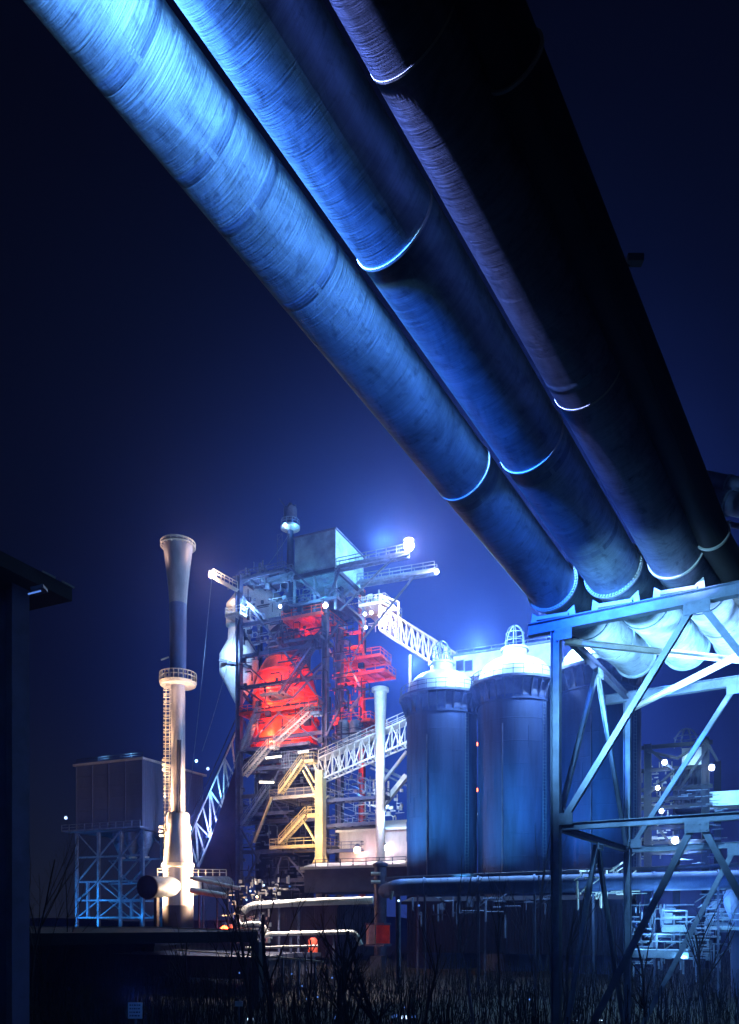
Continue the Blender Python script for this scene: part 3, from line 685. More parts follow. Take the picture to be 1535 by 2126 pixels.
clutter('pipework', 'tangle of small cyan-lit pipes and cabinets under the top house', (555,700,1195,1255,0,10), 110, M['steel'], 3)
clutter('pipework', 'dense small pipes and boxes in the upper left bay of the frame', (505,585,1290,1370,0,10), 60, M['steel'], 4)
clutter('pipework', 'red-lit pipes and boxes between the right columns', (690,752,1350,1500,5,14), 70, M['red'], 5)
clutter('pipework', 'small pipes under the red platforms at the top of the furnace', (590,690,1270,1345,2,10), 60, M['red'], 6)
clutter('pipework', 'dark pipes in the frame bay below the upper stairs', (510,660,1560,1620,1,9), 70, M['steel'], 7, (.2,1))
clutter('pipework', 'blue-grey pipes beyond the yellow column and under the footbridge', (700,775,1610,1770,2,16), 110, M['steel'], 8)
clutter('pipework', 'dark pipes in the lowest bays of the furnace frame', (505,640,1780,1880,-2,6), 90, M['grey'], 9)
clutter('pipework', 'warm-lit pipes hanging by the foot of the conveyor', (745,800,1230,1300,12,18), 60, M['pale'], 10)
clutter('pipework', 'small pipes in the middle left bays beside the left column', (500,600,1640,1760,2,8), 90, M['steel'], 11)
clutter('pipework', 'pipework on the platform above the downcomer elbow', (495,560,1185,1225,0,6), 50, M['steel'], 12)

plats = [(497,590,1200,0,7,'top-left platform beside the downcomer elbow, cyan lit',None),
 (590,700,1258,-1,9,'dark platform under the top house with a glowing lamp at its right end',None),
 (585,668,1284,-1,9,'upper red-lit platform with grating underside','red'),
 (468,500,1276,-2,3,'small bracket platform left of the left column','pale'),
 (540,585,1440,-3,1,'small pale landing in front of the red furnace shell','stair'),
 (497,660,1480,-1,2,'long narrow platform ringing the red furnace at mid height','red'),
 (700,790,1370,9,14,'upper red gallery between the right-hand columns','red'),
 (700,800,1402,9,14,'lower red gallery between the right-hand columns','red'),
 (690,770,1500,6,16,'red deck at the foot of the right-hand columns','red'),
 (497,640,1555,-1,8,'broad perforated deck just under the red furnace shell',None),
 (590,665,1330,-2,3,'small blue railed landing at the top of the upper stairs',None),
 (560,668,1655,-4,4,'cream-lit landing level with the footbridge stair foot','stair'),
 (560,668,1757,-4,4,'yellow-lit lowest landing beside the yellow column','yellow'),
 (497,600,1690,-2,2,'dim blue walkway left of the yellow stairs',None),
 (560,668,1640,1,6,'dim rear walkway behind the cream landing',None),
 (668,800,1660,-4,-2,'blue-lit walkway running right from the yellow column, upper',None),
 (668,780,1712,-4,-2,'blue-lit walkway running right from the yellow column, middle',None),
 (668,750,1765,-4,-2,'short walkway running right from the yellow column, lowest',None),
 (745,800,1255,10,18,'white-lit platform at the head of the conveyor bridge','pale')]
for (p0,p1,py,b0,b1,lab,mk) in plats:
    platform(p0,p1,py,b0,b1,lab,M[mk] if mk else M['grey'])
for a_ in ((497,1300,540,1365),(540,1365,585,1300),(585,1300,640,1365),(640,1365,676,1300),(497,1365,560,1425),(610,1425,676,1370),(497,1480,530,1540),(640,1480,676,1540)): dbrace(*a_, b0=1.2, w=.22)
for a_ in ((705,1200,752,1250),(752,1200,705,1250),(705,1440,752,1500),(752,1440,705,1500)): dbrace(*a_, b0=7.5, w=.25, mt=M['steel'])
for (x0,y0,x1,y1,b_,lab) in ((440,1200,385,1720,-1,'long thin cable hanging from the left cantilever down to the skip incline'),(505,1240,420,1560,-1,'thin stay cable slanting off the left column'),(600,1110,497,1215,1,'thin stay wire from the vent pipe head to the left column')):
    p_, q_ = pl(x0,y0,b_), pl(x1,y1,b_); g = thing('stay_cable', lab, 'cable', q_, 'thin stay cables about the furnace')
    mb = MB(); mb.path([p_.lerp(q_, k/12.)-V((0,0,1.6*math.sin(PI*k/12.))) for k in range(13)], .05, 5); mb.build('wire', M['steel'], g); mb = MB(); mb.tube(p_-V((0,0,.2)), p_+V((0,0,.2)), .12, n=8); mb.build('shackle', M['grey'], g)
# perforated deck look: grid of small white-lit grating bars
g = thing('grating_panel', 'pierced grating panels glinting under the red furnace shell', 'grating', pl(620,1590,-1.3))
mb = MB()
for i in range(15):
    p = pl(585+i*5.2,1600,-1.4); q = pl(585+i*5.2,1560,-1.4); mb.beam(p, q, .07)
for j in range(7):
    z = zof(585,1562+j*6.5,-1.45); mb.beam(plz(583,z,-1.5), plz(660,z,-1.5), .07)
mb.build('bars', M['steel'], g)

st = [(((508,1612),(560,1552)),-3,'stair flight rising past the left column, lower half of the upper pair','stair'),
 (((572,1545),(645,1480)),-3,'bright stair flight crossing in front of the red shell up to the blue landing','stair'),
 (((583,1442),(650,1345)),-2.5,'thin steep lattice stair high above, climbing right of the red shell','grey'),
 (((583,1648),(632,1578)),-5,'cream stair flight leading up to the footbridge','yellow'),
 (((505,1715),(556,1640)),-4,'dim blue stair flight climbing to the cream landing from the left','steel'),
 (((583,1752),(638,1692)),-5,'yellow stair flight beside the yellow column','yellow'),
 (((505,1560),(540,1470)),-1.5,'dim pinkish stair flight at the left of the red shell','steel')]
for ((p0,q0),(p1,q1)),b,lab,mk in [((a),b,l,k) for a,b,l,k in st]:
    staircase(pl(p0,q0,b), pl(p1,q1,b), 1.3, lab, M[mk])
for (p0,p1,py,b,lab,mk) in ((560,572,1548,-3,'short stair landing between the two bright upper flights','stair'),(632,652,1578,-5,'little landing where the cream stair meets the footbridge','yellow'),(638,662,1690,-5,'little yellow landing at the head of the yellow stair','yellow'),(645,662,1478,-3,'small blue landing at the head of the bright flight','steel')):
    platform(p0,p1,py,b-.7,b+.7,lab,M[mk])
# yellow column with braces
g = thing('stair_column', 'stout yellow column standing under the left end of the footbridge', 'column', plz(666,0,-5))
p = plz(666,0,-5); mb = MB(); mb.beam(plz(666,zof(666,1805,-5),-5), plz(666,zof(666,1600,-5),-5), 1.35, 1.35, U); mb.build('shaft', M['yellow'], g)
mb = MB(); mb.beam(p, plz(666,zof(666,1805,-5),-5), 1.2, 1.2, U); mb.build('lower_shaft', M['dark'], g)
for a in ((660,1755,625,1695),(565,1655,528,1750),(635,1590,655,1625),(662,1770,650,1795),(672,1770,682,1795),(660,1655,630,1600)):
    mb = MB(); mb.beam(pl(a[0],a[1],-5), pl(a[2],a[3],-5), .45, .3); mb.build('brace', M['yellow'], g)
mb = MB()
for k in (-1,1): mb.beam(pl(668,1668,-4.2), pl(666+k*16,1652,-4.2), .2)
mb.build('bracket', M['yellow'], g)

# top house
OT = pl(697,1180,0); zt0, zt1 = OT.z, zof(697,1099,0); OT = V((OT.x, OT.y, 0))
th_ = thing('top_house', 'boxy sheet-clad winch house at the furnace top, right side white, left side shadowed', 'building', V((OT.x,OT.y,zt0)))
la = (plz(612,0,0)-OT).length; lb = 0
m_ = (755-CX)/F; lb = (OT.x-m_*OT.y)/(m_*W.y-W.x)
mb = MB(); mb.gbox(OT-U*(la/2)+W*(lb/2)+V((0,0,(zt0+zt1)/2)), la/2, lb/2, (zt1-zt0)/2); mb.build('wall', mat('winch_house_sheet', (.22,.34,.42), .5, .1, .35, .35, .15, dark=(.10,.15,.22)), th_)
mb = MB(); mb.gbox(OT-U*(la/2)+W*(lb/2)+V((0,0,zt1+.15)), la/2+.25, lb/2+.25, .12); mb.build('roof', M['grey'], th_)
mb = MB(); mb.beam(OT-U*la-W*.15+V((0,0,zt0-.25)), OT-W*.15+V((0,0,zt0-.25)), .4, .7); mb.beam(OT+U*.2+V((0,0,zt0-.25)), OT+U*.2+W*lb+V((0,0,zt0-.25)), .4, .7); mb.build('sill_girder', M['dark'], th_)
for f_ in (.0,.5,1.):
    for b in (0,lb): p = OT-U*(la*f_)+W*b+V((0,0,zt0)); mb = MB(); mb.beam(p-V((0,0,.3)), p-V((0,0,7)), .4); mb.build('leg', M['steel'], th_)
light('house_flood', OT+U*7+W*(lb*.4)+V((0,0,zt0+5)), (.75,1,.95), 60000, .2)
light('house_flood', OT-U*6-W*6+V((0,0,zt0-5)), (.3,.8,1), 900, .2)
light('house_flood', OT-U*4+W*3+V((0,0,zt0-4)), (.3,.85,.9), 2500, .2)

# cantilever jib walkways
def walkway(a, b, wid, label, mt, brs=(), h=1.2, name='jib_walkway', grp='cantilever walkways at the furnace top'):
    a = V(a); b = V(b); th = thing(name, label, 'walkway', a, grp); d = (b-a).normalized(); s = V((-d.y, d.x, 0)).normalized()*wid/2
    mb = MB(); mb.beam(a, b, wid, .15); mb.build('deck', mt, th)
    for k in (-1,1):
        mb = MB(); mb.ibeam(a+s*k-V((0,0,.35)), b+s*k-V((0,0,.35)), .25, .5, .05); mb.build('girder', mt, th)
        mb = MB(); mb.rail([a+s*k+V((0,0,.08)), b+s*k+V((0,0,.08))], h, .045, 1.8); mb.build('railing', mt, th)
    for p, q in brs:
        mb = MB(); mb.tube(V(p), V(q), .2, n=8); mb.build('strut', mt, th)
    return th
walkway(pl(702,1178,0), pl(848,1148,0), 1.2, 'upper cantilever walkway reaching right from the winch house to the brightest lamp', M['steel'], [(pl(706,1268,0), pl(822,1152,0))])
walkway(pl(745,1210,6), pl(905,1184,6), 1.3, 'lower cantilever walkway ending in a cyan platform with a lamp', M['steel'], [(pl(752,1330,6), pl(862,1194,6))])
walkway(pl(497,1225,0), pl(446,1197,0), 1.0, 'short cantilever walkway left of the frame ending in a warm lamp', M['pale'])
walkway(pl(560,1205,2), pl(612,1190,2), 1.6, 'short walkway joining the left platform to the vent pipe', M['steel'])
# lamps
lamp(pl(849,1133,0), 'brightest star-like lamp at the tip of the upper walkway', 'white', 42000, .85, name='floodlight', lc=(1,.85,.8))
light('beam_light', pl(849,1140,0), (1,.9,.85), 120000, .2, 24, pl(835,1300,0))
light('beam_light', pl(440,1199,0), (1,.6,.4), 16000, .1, 22, pl(440,1350,0))
lamp(pl(440,1194,0), 'warm orange lamp at the tip of the left cantilever', 'warm', 18000, .6, lc=(1,.62,.42))
lamp(pl(907,1187,6), 'small round white lamp at the far end of the lower walkway', 'white', 300, .38)
lamp(pl(676,1257,-1.5), 'round white lamp on the front column under the winch house', 'white', 500, .42)
lamp(pl(582,1259,-1.5), 'small white lamp left of the vent pipe foot', 'white', 300, .26)
lamp(pl(758,1275,10), 'left lamp of the pair under the conveyor head', 'white', 300, .28)
lamp(pl(771,1272,10), 'right lamp of the pair under the conveyor head', 'white', 300, .3)
lamp(pl(760,1303,10), 'small lamp below the pair under the conveyor head', 'white', 0, .26)
tubelamp(568,1572,128,2.6,.12,'tube lamp below the bright stair landing')
tubelamp(554,1624,128,2.4,-.02,'tube lamp at the left end of the cream landing')
tubelamp(630,1561,129,1.7,.1,'tube lamp right of the grating panels')
lamp(at(408,1580,150), 'small cyan lamp in the sky beyond the skip incline', 'cyan', 900, .24, name='distant_lamp', group='distant cyan lamps')
lamp(at(432,1596,152), 'dim cyan lamp just below the first distant one', 'dim', 60, .3, name='distant_lamp', group='distant cyan lamps')
lamp(at(394,1720,146), 'cyan lamp at the foot of the skip incline beside the chimney', 'cyan', 3000, .4, name='distant_lamp', group='distant cyan lamps')
lamp(at(137,1698,140), 'dim blue lamp left of the bunker house balcony', 'dim', 60, .28, name='distant_lamp', group='distant cyan lamps')
# added unseen spots: red fill for the shell, then brightening for the frame
R_ = (1,.12,.045)
for px, py, b, pw in ((545,1420,2.5,6000),(590,1400,2.5,7000),(635,1410,3,6000),(550,1460,2.5,8000),(600,1465,2.5,8000),(640,1470,3,7000),(550,1520,2.5,8000),(600,1525,2.5,8000),(640,1525,3,6000),(535,1550,2,3000),(560,1480,-4,4000),(600,1420,-5,2500),(560,1540,-4,2000),(630,1530,-4,2500),(625,1325,3,2600),(725,1400,6,3500),(725,1470,8,4500),(735,1330,8,2500),(640,1300,-1,2200),(530,1510,-2,2500)):
    light('red_fill_light', pl(px,py,b), R_, pw*2.0, .2)
for px, py, b, pw, c_ in ((620,1440,-14,3500,(.5,.5,1)),(545,1330,-5,4000,(.3,.6,1)),(545,1575,-6,7500,(1,.86,.8)),(590,1535,-6,7000,(1,.86,.8)),(625,1500,-6,6500,(1,.86,.82)),(600,1630,-8,6500,(1,.8,.62)),(625,1590,-8,5500,(1,.84,.7)),(600,1360,-6,2500,(.8,.6,1)),(570,1440,-6,2500,(1,.8,.8)),
        (620,1730,-8,4500,(1,.78,.5)),(655,1720,-8,4500,(1,.78,.5)),(650,1660,-8,3600,(1,.82,.7)),(655,1780,-8,2500,(1,.75,.45)),
        (560,1670,-5,1600,(.3,.6,1)),(520,1220,-4,4000,(.6,1,1)),(560,1215,-3,2600,(.6,1,1)),(640,1225,-3,4200,(.55,1,.95)),(680,1235,-3,2600,(.55,1,.95)),(720,1235,3,2200,(.6,1,1)),
        (740,1640,0,3000,(.3,.7,1)),(720,1700,0,1400,(.5,.8,1)),(785,1270,6,16000,(1,.85,.85)),(800,1245,6,9000,(1,.75,.7)),(755,1450,4,2600,(1,.5,.6)),(520,1500,-6,1600,(.7,.5,1)),(560,1800,-6,600,(.6,.6,1))):
    light('frame_fill_light', pl(px,py,b), c_, pw*.8, .2)
for k in range(6):
    f_ = (k+.5)/6; light('bridge_light', pl(800+f_*150,1320+f_*92,6), (1,.93,1), 3800, .2)
for k in range(5):
    f_ = (k+.5)/5; light('bridge_light', pl(675+f_*170,1618-f_*72,-8), (.95,.97,1), 2800, .2)
light('bridge_light', pl(920,1340,14), (.8,1,1), 40000, .2)

clutter('pipework', 'black pipes and boxes silhouetted against the red furnace shell', (505,690,1370,1560,-3,0), 48, M['dark'], 41, (.5,2))
clutter('pipework', 'black pipes crossing the right-hand bays in front of the red galleries', (680,760,1290,1540,-2,8), 70, M['dark'], 42, (.5,2))
clutter('pipework', 'dark conduits and boxes on the frame above the furnace throat', (500,690,1240,1380,-3,2), 80, M['dark'], 43, (.4,1.8))
clutter('pipework', 'dark conduits around the lower stairs', (500,660,1560,1780,-3,4), 90, M['dark'], 44, (.4,1.8))
for px, lab in ((713,'dark blue drum at the foot of the right-hand columns, left one'),(738,'lighter blue drum at the foot of the right-hand columns, right one')):
    q = pl(px,1535,3); g = thing('storage_drum', lab, 'tank', q, 'drums at the foot of the red deck')
    mb = MB(); sq = q.y/F; mb.lathe(q, [(.01,0),(12*sq,0),(12*sq,34*sq),(9*sq,39*sq),(.01,41*sq)], 24); mb.build('shell', M['steel'], g)
    mb = MB(); mb.lathe(q, [(12*sq,20*sq),(12.6*sq,20*sq),(12.6*sq,22*sq),(12*sq,22*sq)], 24, True); mb.build('hoop', M['grey'], g)
platform(690,770,1537,2,8,'blue platform carrying the two drums',M['steel'])
# dust catcher / downcomer, lit white, left of frame
g = thing('dust_catcher', 'white-lit hanging vessel with pointed conical bottom, left of the frame', 'vessel', at(497,1480,146))
cd = V((at(497,HY,146).x, 146, 0)); sd = 146/F; zd = lambda y: H+(HY-y)*sd
mb = MB(); mb.lathe(cd, [(.1,zd(1485)), (6*sd,zd(1465)), (41*sd,zd(1398)), (41*sd,zd(1362)), (24*sd,zd(1330)), (21*sd,zd(1285)), (14*sd,zd(1262))], 18, True); mb.build('shell', M['dome'], g)
mb = MB(); mb.path([cd+V((0,0,zd(1300))), cd+V((0,0,zd(1262))), cd+V((1.2,0,zd(1246))), cd+V((3.6,0,zd(1240))), cd+V((6,0,zd(1256))), cd+V((8,0,zd(1300)))], 2.5, 20); mb.build('elbow_pipe', M['dome'], g)
mb = MB(); mb.beam(cd+V((-3,-4,zd(1385))), cd+V((3,-4,zd(1400))), .5); mb.build('lug', M['dark'], g)
light('vessel_flood', at(448,1330,136), (.95,1,1), 70000, .2, 110, at(485,1390,146))
light('vessel_flood', at(515,1255,137), (.95,1,1), 15000, .2)
# skip incline
g = thing('skip_incline', 'inclined lattice skip bridge climbing from lower left to the furnace frame', 'skip bridge', at(400,1850,128))
def sk(px,py,b): return pl(px,py,b)
for b in (5, 9): mb = MB(); mb.truss(sk(392,1740,b), sk(497,1505,b), sk(412,1800,b), sk(505,1590,b), 7, .32, .26); mb.build('side_truss', M['pale'], g)
mb = MB(); a, b_ = sk(425,1850,1), sk(507,1570,1); mb.add([sk(400,1850,1), sk(487,1850,1), sk(505,1650,1), sk(495,1575,1), sk(400,1850,5), sk(487,1850,5), sk(505,1650,5), sk(495,1575,5)], [(0,1,2,3),(7,6,5,4),(0,3,7,4),(0,4,5,1),(1,5,6,2),(2,6,7,3)])
mb.build('casing', mat('rusty_casing', (.07,.035,.06), .7, .1, .35, .3, .2), g)
for a_ in ((385,1728,500,1470),(392,1738,505,1480)): mb = MB(); mb.tube(sk(a_[0],a_[1],3), sk(a_[2],a_[3],3), .11, n=6); mb.build('haul_cable', M['dark'], g)
mb = MB()
for k in range(12):
    q = sk(408,1800,-.5).lerp(sk(495,1570,-.5), k/11.); mb.beam(q, q+V((0,0,.9)), .08)
mb.beam(sk(408,1796,-.5), sk(495,1566,-.5), .12); mb.build('railing', M['steel'], g)
light('skip_light', at(455,1700,122), (.35,.3,1), 3500, .2); light('skip_light', at(440,1640,146), (.35,.75,1), 6000, .2)

# conveyor bridge (upper right) and footbridge
def lattice_bridge(a, b, wid, hgt, n, label, name, mt, chord=.28, legs=(), rails=True, curved=False, grp=None):
    a = V(a); b = V(b); th = thing(name, label, 'bridge', a, grp); d = (b-a).normalized(); s = V((-d.y, d.x, 0)).normalized()*wid/2; up = V((0,0,hgt))
    for k in (-1,1):
        mb = MB(); mb.truss(a+s*k, b+s*k, a+s*k+up, b+s*k+up, n, chord); mb.build('side_truss', mt, th)
    for i in range(n+1):
        p = a.lerp(b, i/n)
        for q in (p, p+up): mb = MB(); mb.beam(q-s, q+s, chord*.8); mb.build('cross_tie', mt, th)
    mb = MB(); mb.beam(a+up*(.98), b+up*(.98), wid*.9, .12); mb.build('deck', mt, th)
    if rails:
        for k in (-1,1):
            mb = MB(); mb.rail([a+s*k+up, b+s*k+up], 1.3, .05, 1.7); mb.build('railing', mt, th)
    for p, q in legs:
        mb = MB(); mb.beam(V(p), V(q), .4); mb.build('leg', mt, th)
    return th
lattice_bridge(pl(795,1312,10), pl(955,1414,10), 3, 4.2, 14, 'long white-lit lattice conveyor bridge sloping down to the right', 'conveyor_bridge', M['pale'], .3, [(pl(852,1360,10), pl(852,1500,10))], False)
g = thing('bridge_end_frame', 'warm-lit steel head frame at the top of the conveyor bridge', 'steel frame', pl(800,1310,10))
mb = MB(); mb.truss(pl(790,1310,9), pl(790,1235,9), pl(828,1335,9), pl(828,1250,9), 5, .35, .25); mb.build('lattice', M['pale'], g)
lattice_bridge(pl(668,1622,-4), pl(852,1543,-4), 2.2, 3.6, 12, 'white lattice footbridge from the yellow column to the first stove', 'footbridge', M['pale'], .26, [(pl(668,1622,-4), pl(652,1585,-4))])
# arched bits in the footbridge truss
# leaning pipes right of the white stack
g = thing('inclined_chute', 'bright inclined chute between the white stack and the first stove', 'chute', pl(800,1690,0))
mb = MB(); mb.beam(pl(795,1672,0), pl(845,1610,0), 1.0, .8); mb.build('trough', M['pale'], g)
mb = MB(); mb.beam(pl(795,1625,0), pl(845,1560,0), .45); mb.build('strut', M['pale'], g)
g = thing('sloping_duct', 'dark twin rails sloping down to the right behind the white stack', 'rails', pl(770,1580,2))
mb = MB(); mb.beam(pl(765,1582,2), pl(850,1622,2), .5); mb.build('rail', M['steel'], g); mb = MB(); mb.beam(pl(770,1594,2), pl(850,1634,2), .3); mb.build('rail', M['steel'], g)
g = thing('cable_rack', 'fan of thin parallel cables sloping across the dim bay beside the yellow column', 'cables', pl(700,1590,1))
for k in range(9): mb = MB(); mb.beam(pl(690,1588+k*13,1), pl(780,1625+k*13,1), .1); mb.build('cable', M['steel'], g)
# slender white stack
g = thing('white_stack', 'slim white stack with slightly flared rim between furnace and first stove', 'chimney', at(792,1700,122))
cs = V((at(790,HY,122).x, 122, 0)); ss = 122/F; zs = lambda y: H+(HY-y)*ss
mb = MB(); mb.lathe(cs, [(9.5*ss,0),(9.5*ss,zs(1560)),(11*ss,zs(1500)),(13.5*ss,zs(1436))], 28); mb.build('shaft', M['pale'], g)
mb = MB(); mb.lathe(cs, [(14.5*ss,zs(1438)),(18*ss,zs(1436)),(18*ss,zs(1429)),(13*ss,zs(1427)),(12*ss,zs(1440))], 28, True); mb.build('rim', M['pale'], g)
for y in (1450,1510,1570,1630,1680): light('stack_flood', at(778,y,118), (1,.9,.95) if y > 1560 else (.95,.97,1), 3200, .2)

# ------------------------------------------------------------------ cast house + roofs
OC = V((at(840,HY,112).x, 112, 0))
def hall(px0, px1, pyt, pyb, O, depth, label, wm, rm, slope, name='hall', rail=False, pref=None):
    zb_, zt_ = zof(px1,pyb,0,O), zof(px1,pyt,0,O); a, b_ = plz(px0,zb_,0,O), plz(px1,zb_,0,O)
    th = thing(name, label, 'building', a); n = (b_-a).length; c = (a+b_)/2+W*(depth/2)
    mb = MB(); mb.gbox(V((c.x,c.y,(zb_+zt_)/2)), n/2, depth/2, (zt_-zb_)/2); mb.build('wall', wm, th)
    mb = MB(); e = .5; z1 = zt_+.05; p = [a-U*e-W*e, b_+U*e-W*e, b_+U*e+W*(depth/2), a-U*e+W*(depth/2), b_+U*e+W*(depth+e), a-U*e+W*(depth+e)]
    hs = [z1, z1, z1+slope, z1+slope, z1, z1]; vs = [V((q.x,q.y,h)) for q, h in zip(p, hs)]; vb = [v-V((0,0,.35)) for v in vs]
    mb.add(vs+vb, [(0,1,2,3),(3,2,4,5),(6,9,8,7),(9,11,10,8),(0,6,7,1),(1,7,8,2),(2,8,10,4),(4,10,11,5),(5,11,9,3),(3,9,6,0)]); mb.build('roof', rm, th)
    if rail:
        mb = MB(); mb.rail([V((a.x,a.y,z1))-W*.3, V((b_.x,b_.y,z1))-W*.3], 1.1, .05, 2); mb.build('railing', M['dark'], th)
    return th
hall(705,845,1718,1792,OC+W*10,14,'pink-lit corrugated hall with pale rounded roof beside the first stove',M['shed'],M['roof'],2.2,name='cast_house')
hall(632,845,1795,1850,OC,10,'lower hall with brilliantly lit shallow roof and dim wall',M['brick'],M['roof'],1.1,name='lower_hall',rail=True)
lamp(pl(742,1765,9,OC), 'left hot-spot lamp on the pink corrugated wall', 'warm', 2200, .55, lc=(1,.5,.6), group='lamps on the corrugated hall')
lamp(pl(796,1760,9,OC), 'right hot-spot lamp on the pink corrugated wall', 'white', 2200, .5, lc=(1,.6,.7), group='lamps on the corrugated hall')
light('hall_flood', pl(740,1740,-1,OC)+V((0,0,3)), (1,.42,.52), 2800, .2); light('hall_flood', pl(820,1735,-1,OC)+V((0,0,3)), (1,.5,.65), 2800, .2)
light('hall_flood', pl(800,1685,6,OC), (.9,1,1), 7000, .2)
for px in (670,720,780,825): light('roof_flood', pl(px,1782,3,OC)+V((0,0,1.0)), (1,.86,.84), 3500, .2, 140, pl(px,1800,3,OC)-V((0,0,3)))
g = thing('valve_post', 'short dark bollard-like post standing before the lower hall roof', 'post', at(790,1850,98))
mb = MB(); cc = V((at(790,HY,98).x,98,0)); z9 = lambda y: H+(HY-y)*98/F
mb.lathe(cc, [(.8,0),(.8,z9(1800)),(.95,z9(1798)),(.95,z9(1793)),(.3,z9(1788)),(.05,z9(1787))], 20); mb.build('shaft', M['grey'], g)
mb = MB(); mb.tube(cc+V((0,-.8,z9(1815))), cc+V((-1.2,-.8,z9(1815))), .22, n=10); mb.tube(cc+V((0,-.8,z9(1832))), cc+V((-1.2,-.8,z9(1832))), .22, n=10); mb.build('valve', M['pale'], g)
# plant building mass low down
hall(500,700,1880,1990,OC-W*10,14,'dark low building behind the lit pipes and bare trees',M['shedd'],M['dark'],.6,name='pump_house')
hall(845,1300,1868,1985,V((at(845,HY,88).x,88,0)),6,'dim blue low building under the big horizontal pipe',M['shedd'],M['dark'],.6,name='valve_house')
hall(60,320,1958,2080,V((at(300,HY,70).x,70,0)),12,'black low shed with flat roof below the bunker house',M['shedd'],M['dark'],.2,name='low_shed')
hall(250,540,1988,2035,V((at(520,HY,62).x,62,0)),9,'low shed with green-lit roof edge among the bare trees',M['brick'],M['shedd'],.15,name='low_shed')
# roof slab edges glinting, lower left
g = thing('flat_roof', 'broad black flat roof across the lower left with faint glinting edge', 'roof', at(300,1930,75))
mb = MB(); z = H-(1925-HY)/F*84; a = V((at(40,HY,84).x,84,z)); b_ = V((at(300,HY,80).x,80,z)); c_ = V((at(535,HY,52).x,52,z)); d_ = V((at(-60,HY,44).x,44,z))
mb.add([a,b_,c_,d_]+[q-V((0,0,.7)) for q in (a,b_,c_,d_)], [(0,1,2,3)[::-1],(4,5,6,7),(0,1,5,4),(1,2,6,5),(2,3,7,6),(3,0,4,7)]); mb.build('slab', M['black'], g)
mb = MB(); mb.beam(a+V((0,0,.06)), b_+V((0,0,.06)), .12); mb.beam(b_+V((0,0,.06)), c_+V((0,0,.06)), .12); mb.build('edge_trim', M['roof'], g)
for q in (a,b_,c_,d_): mb = MB(); mb.beam(V((q.x,q.y,0)), q-V((0,0,.7)), .6); mb.build('column', M['dark'], g)
light('yard_light', at(420,1880,78), (.7,.75,1), 300, .1)

# ------------------------------------------------------------------ pipelines low down
def pipeline(pts, r, label, mt=None, n=16, sup=True, bands=0, collar_at=None, grp='lit pipelines at the plant foot'):
    pts = [V(p) for p in pts]; th = thing('pipeline', label, 'pipe', pts[0], grp)
    # round the corners
    out = [pts[0]]
    for a, b, c_ in zip(pts, pts[1:], pts[2:]):
        l1 = min(r*2.5, (b-a).length*.45); l2 = min(r*2.5, (c_-b).length*.45); p = b+(a-b).normalized()*l1; q = b+(c_-b).normalized()*l2
        for i in range(6): t = i/5; out.append(p.lerp(b, t).lerp(b.lerp(q, t), t))
    out.append(pts[-1])
    mb = MB(); mb.path(out, r, n); mb.build('pipe_shell', mt or M['pale'], th)
    L_ = (pts[-1]-pts[0]).length
    k = bands
    for i in range(k):
        f_ = (i+.5)/k; p = pts[0].lerp(pts[-1], f_) if len(pts) == 2 else pts[1].lerp(pts[-2] if len(pts) > 3 else pts[-1], f_)
        d = (pts[-1]-pts[0]).normalized() if len(pts) == 2 else ((pts[-2] if len(pts) > 3 else pts[-1])-pts[1]).normalized()
        mb = MB(); mb.tube(p-d*.06, p+d*.06, r*1.14, n=n); mb.build('flange', mt or M['pale'], th)
        if sup:
            mb = MB(); mb.beam(V((p.x,p.y,0)), p-V((0,0,r)), .16); mb.build('support', M['grey'], th)
    return th
bigA, bigB = at(800,1850,66), at(1560,1826,58)
pipeline([at(801,1850,75), at(828,1842,66), bigB], .72, 'long thick horizontal pipe passing below the stoves with a shining top edge', M['stove'], 28, True, 6)
pipeline([at(800,1825,80), at(1560,1795,70)], .22, 'thin pipe running along above the thick horizontal pipe', M['grey'], 10, True, 5)
pipeline([at(505,1893,70), at(520,1880,70), at(640,1873,69), at(775,1869,68)], .34, 'bright white lagged pipe crossing left of the thick one', M['pale'], 16, True, 3)
pipeline([at(548,1944,66), at(560,1939,66), at(738,1935,65), at(750,1962,65)], .2, 'thinner white pipe with downturned right end, below the first lit pipe', M['pale'], 12, True, 2)
pipeline([at(492,1905,68), at(498,1922,68), at(520,1916,68), at(545,1918,68), at(553,1935,68)], .2, 'wavy bent lit pipe left of the downturned pipe', M['pale'], 12, False)
pipeline([at(510,1968,64), at(660,1964,64)], .1, 'thin faint rail-like pipe low among the bushes', M['pale'], 8, True, 3)
pipeline([at(395,1822,100), at(500,1845,100)], .25, 'upper slanting warm-lit pipe right of the chimney base', M['pale'], 10, True, 2)
pipeline([at(395,1848,98), at(470,1860,98)], .4, 'lower slanting glowing pipe right of the chimney base', M['pale'], 12, True, 2)
pipeline([at(360,1972,66), at(540,1984,60), at(672,1997,56)], .07, 'thin handrail-like pipe glinting beyond the green roof edge', M['pale'], 8, True, 4)
pipeline([at(827,1860,60), at(827,2040,60)], .2, 'vertical dark downpipe under the thick horizontal pipe', M['grey'], 10, False)
pipeline([at(812,1868,62), at(815,1850,62)], .12, 'short slanted bracket pipe under the thick pipe', M['pale'], 8, False)
for (x0,x1,y0,y1,Y,n,pw) in ((520,770,1880,1869,69.5,7,4500),(565,735,1939,1935,65.5,5,2600),(500,545,1918,1918,68,2,2600),(515,655,1966,1964,64,3,250)):
    for k in range(n):
        f_ = (k+.5)/n; light('pipe_light', at(x0+(x1-x0)*f_, y0+(y1-y0)*f_, Y)+V((0,-.3,2.0)), (1,.84,.74), pw, .1)
for k in range(13):
    f_ = k/12.; px = 835+f_*690; q = at(828,1842,66).lerp(bigB, (px-828)/732.); light('pipe_light', q+V((0,.2,2.6)), (.8,1,1), 2300+2600*max(0, f_-.5), .1)
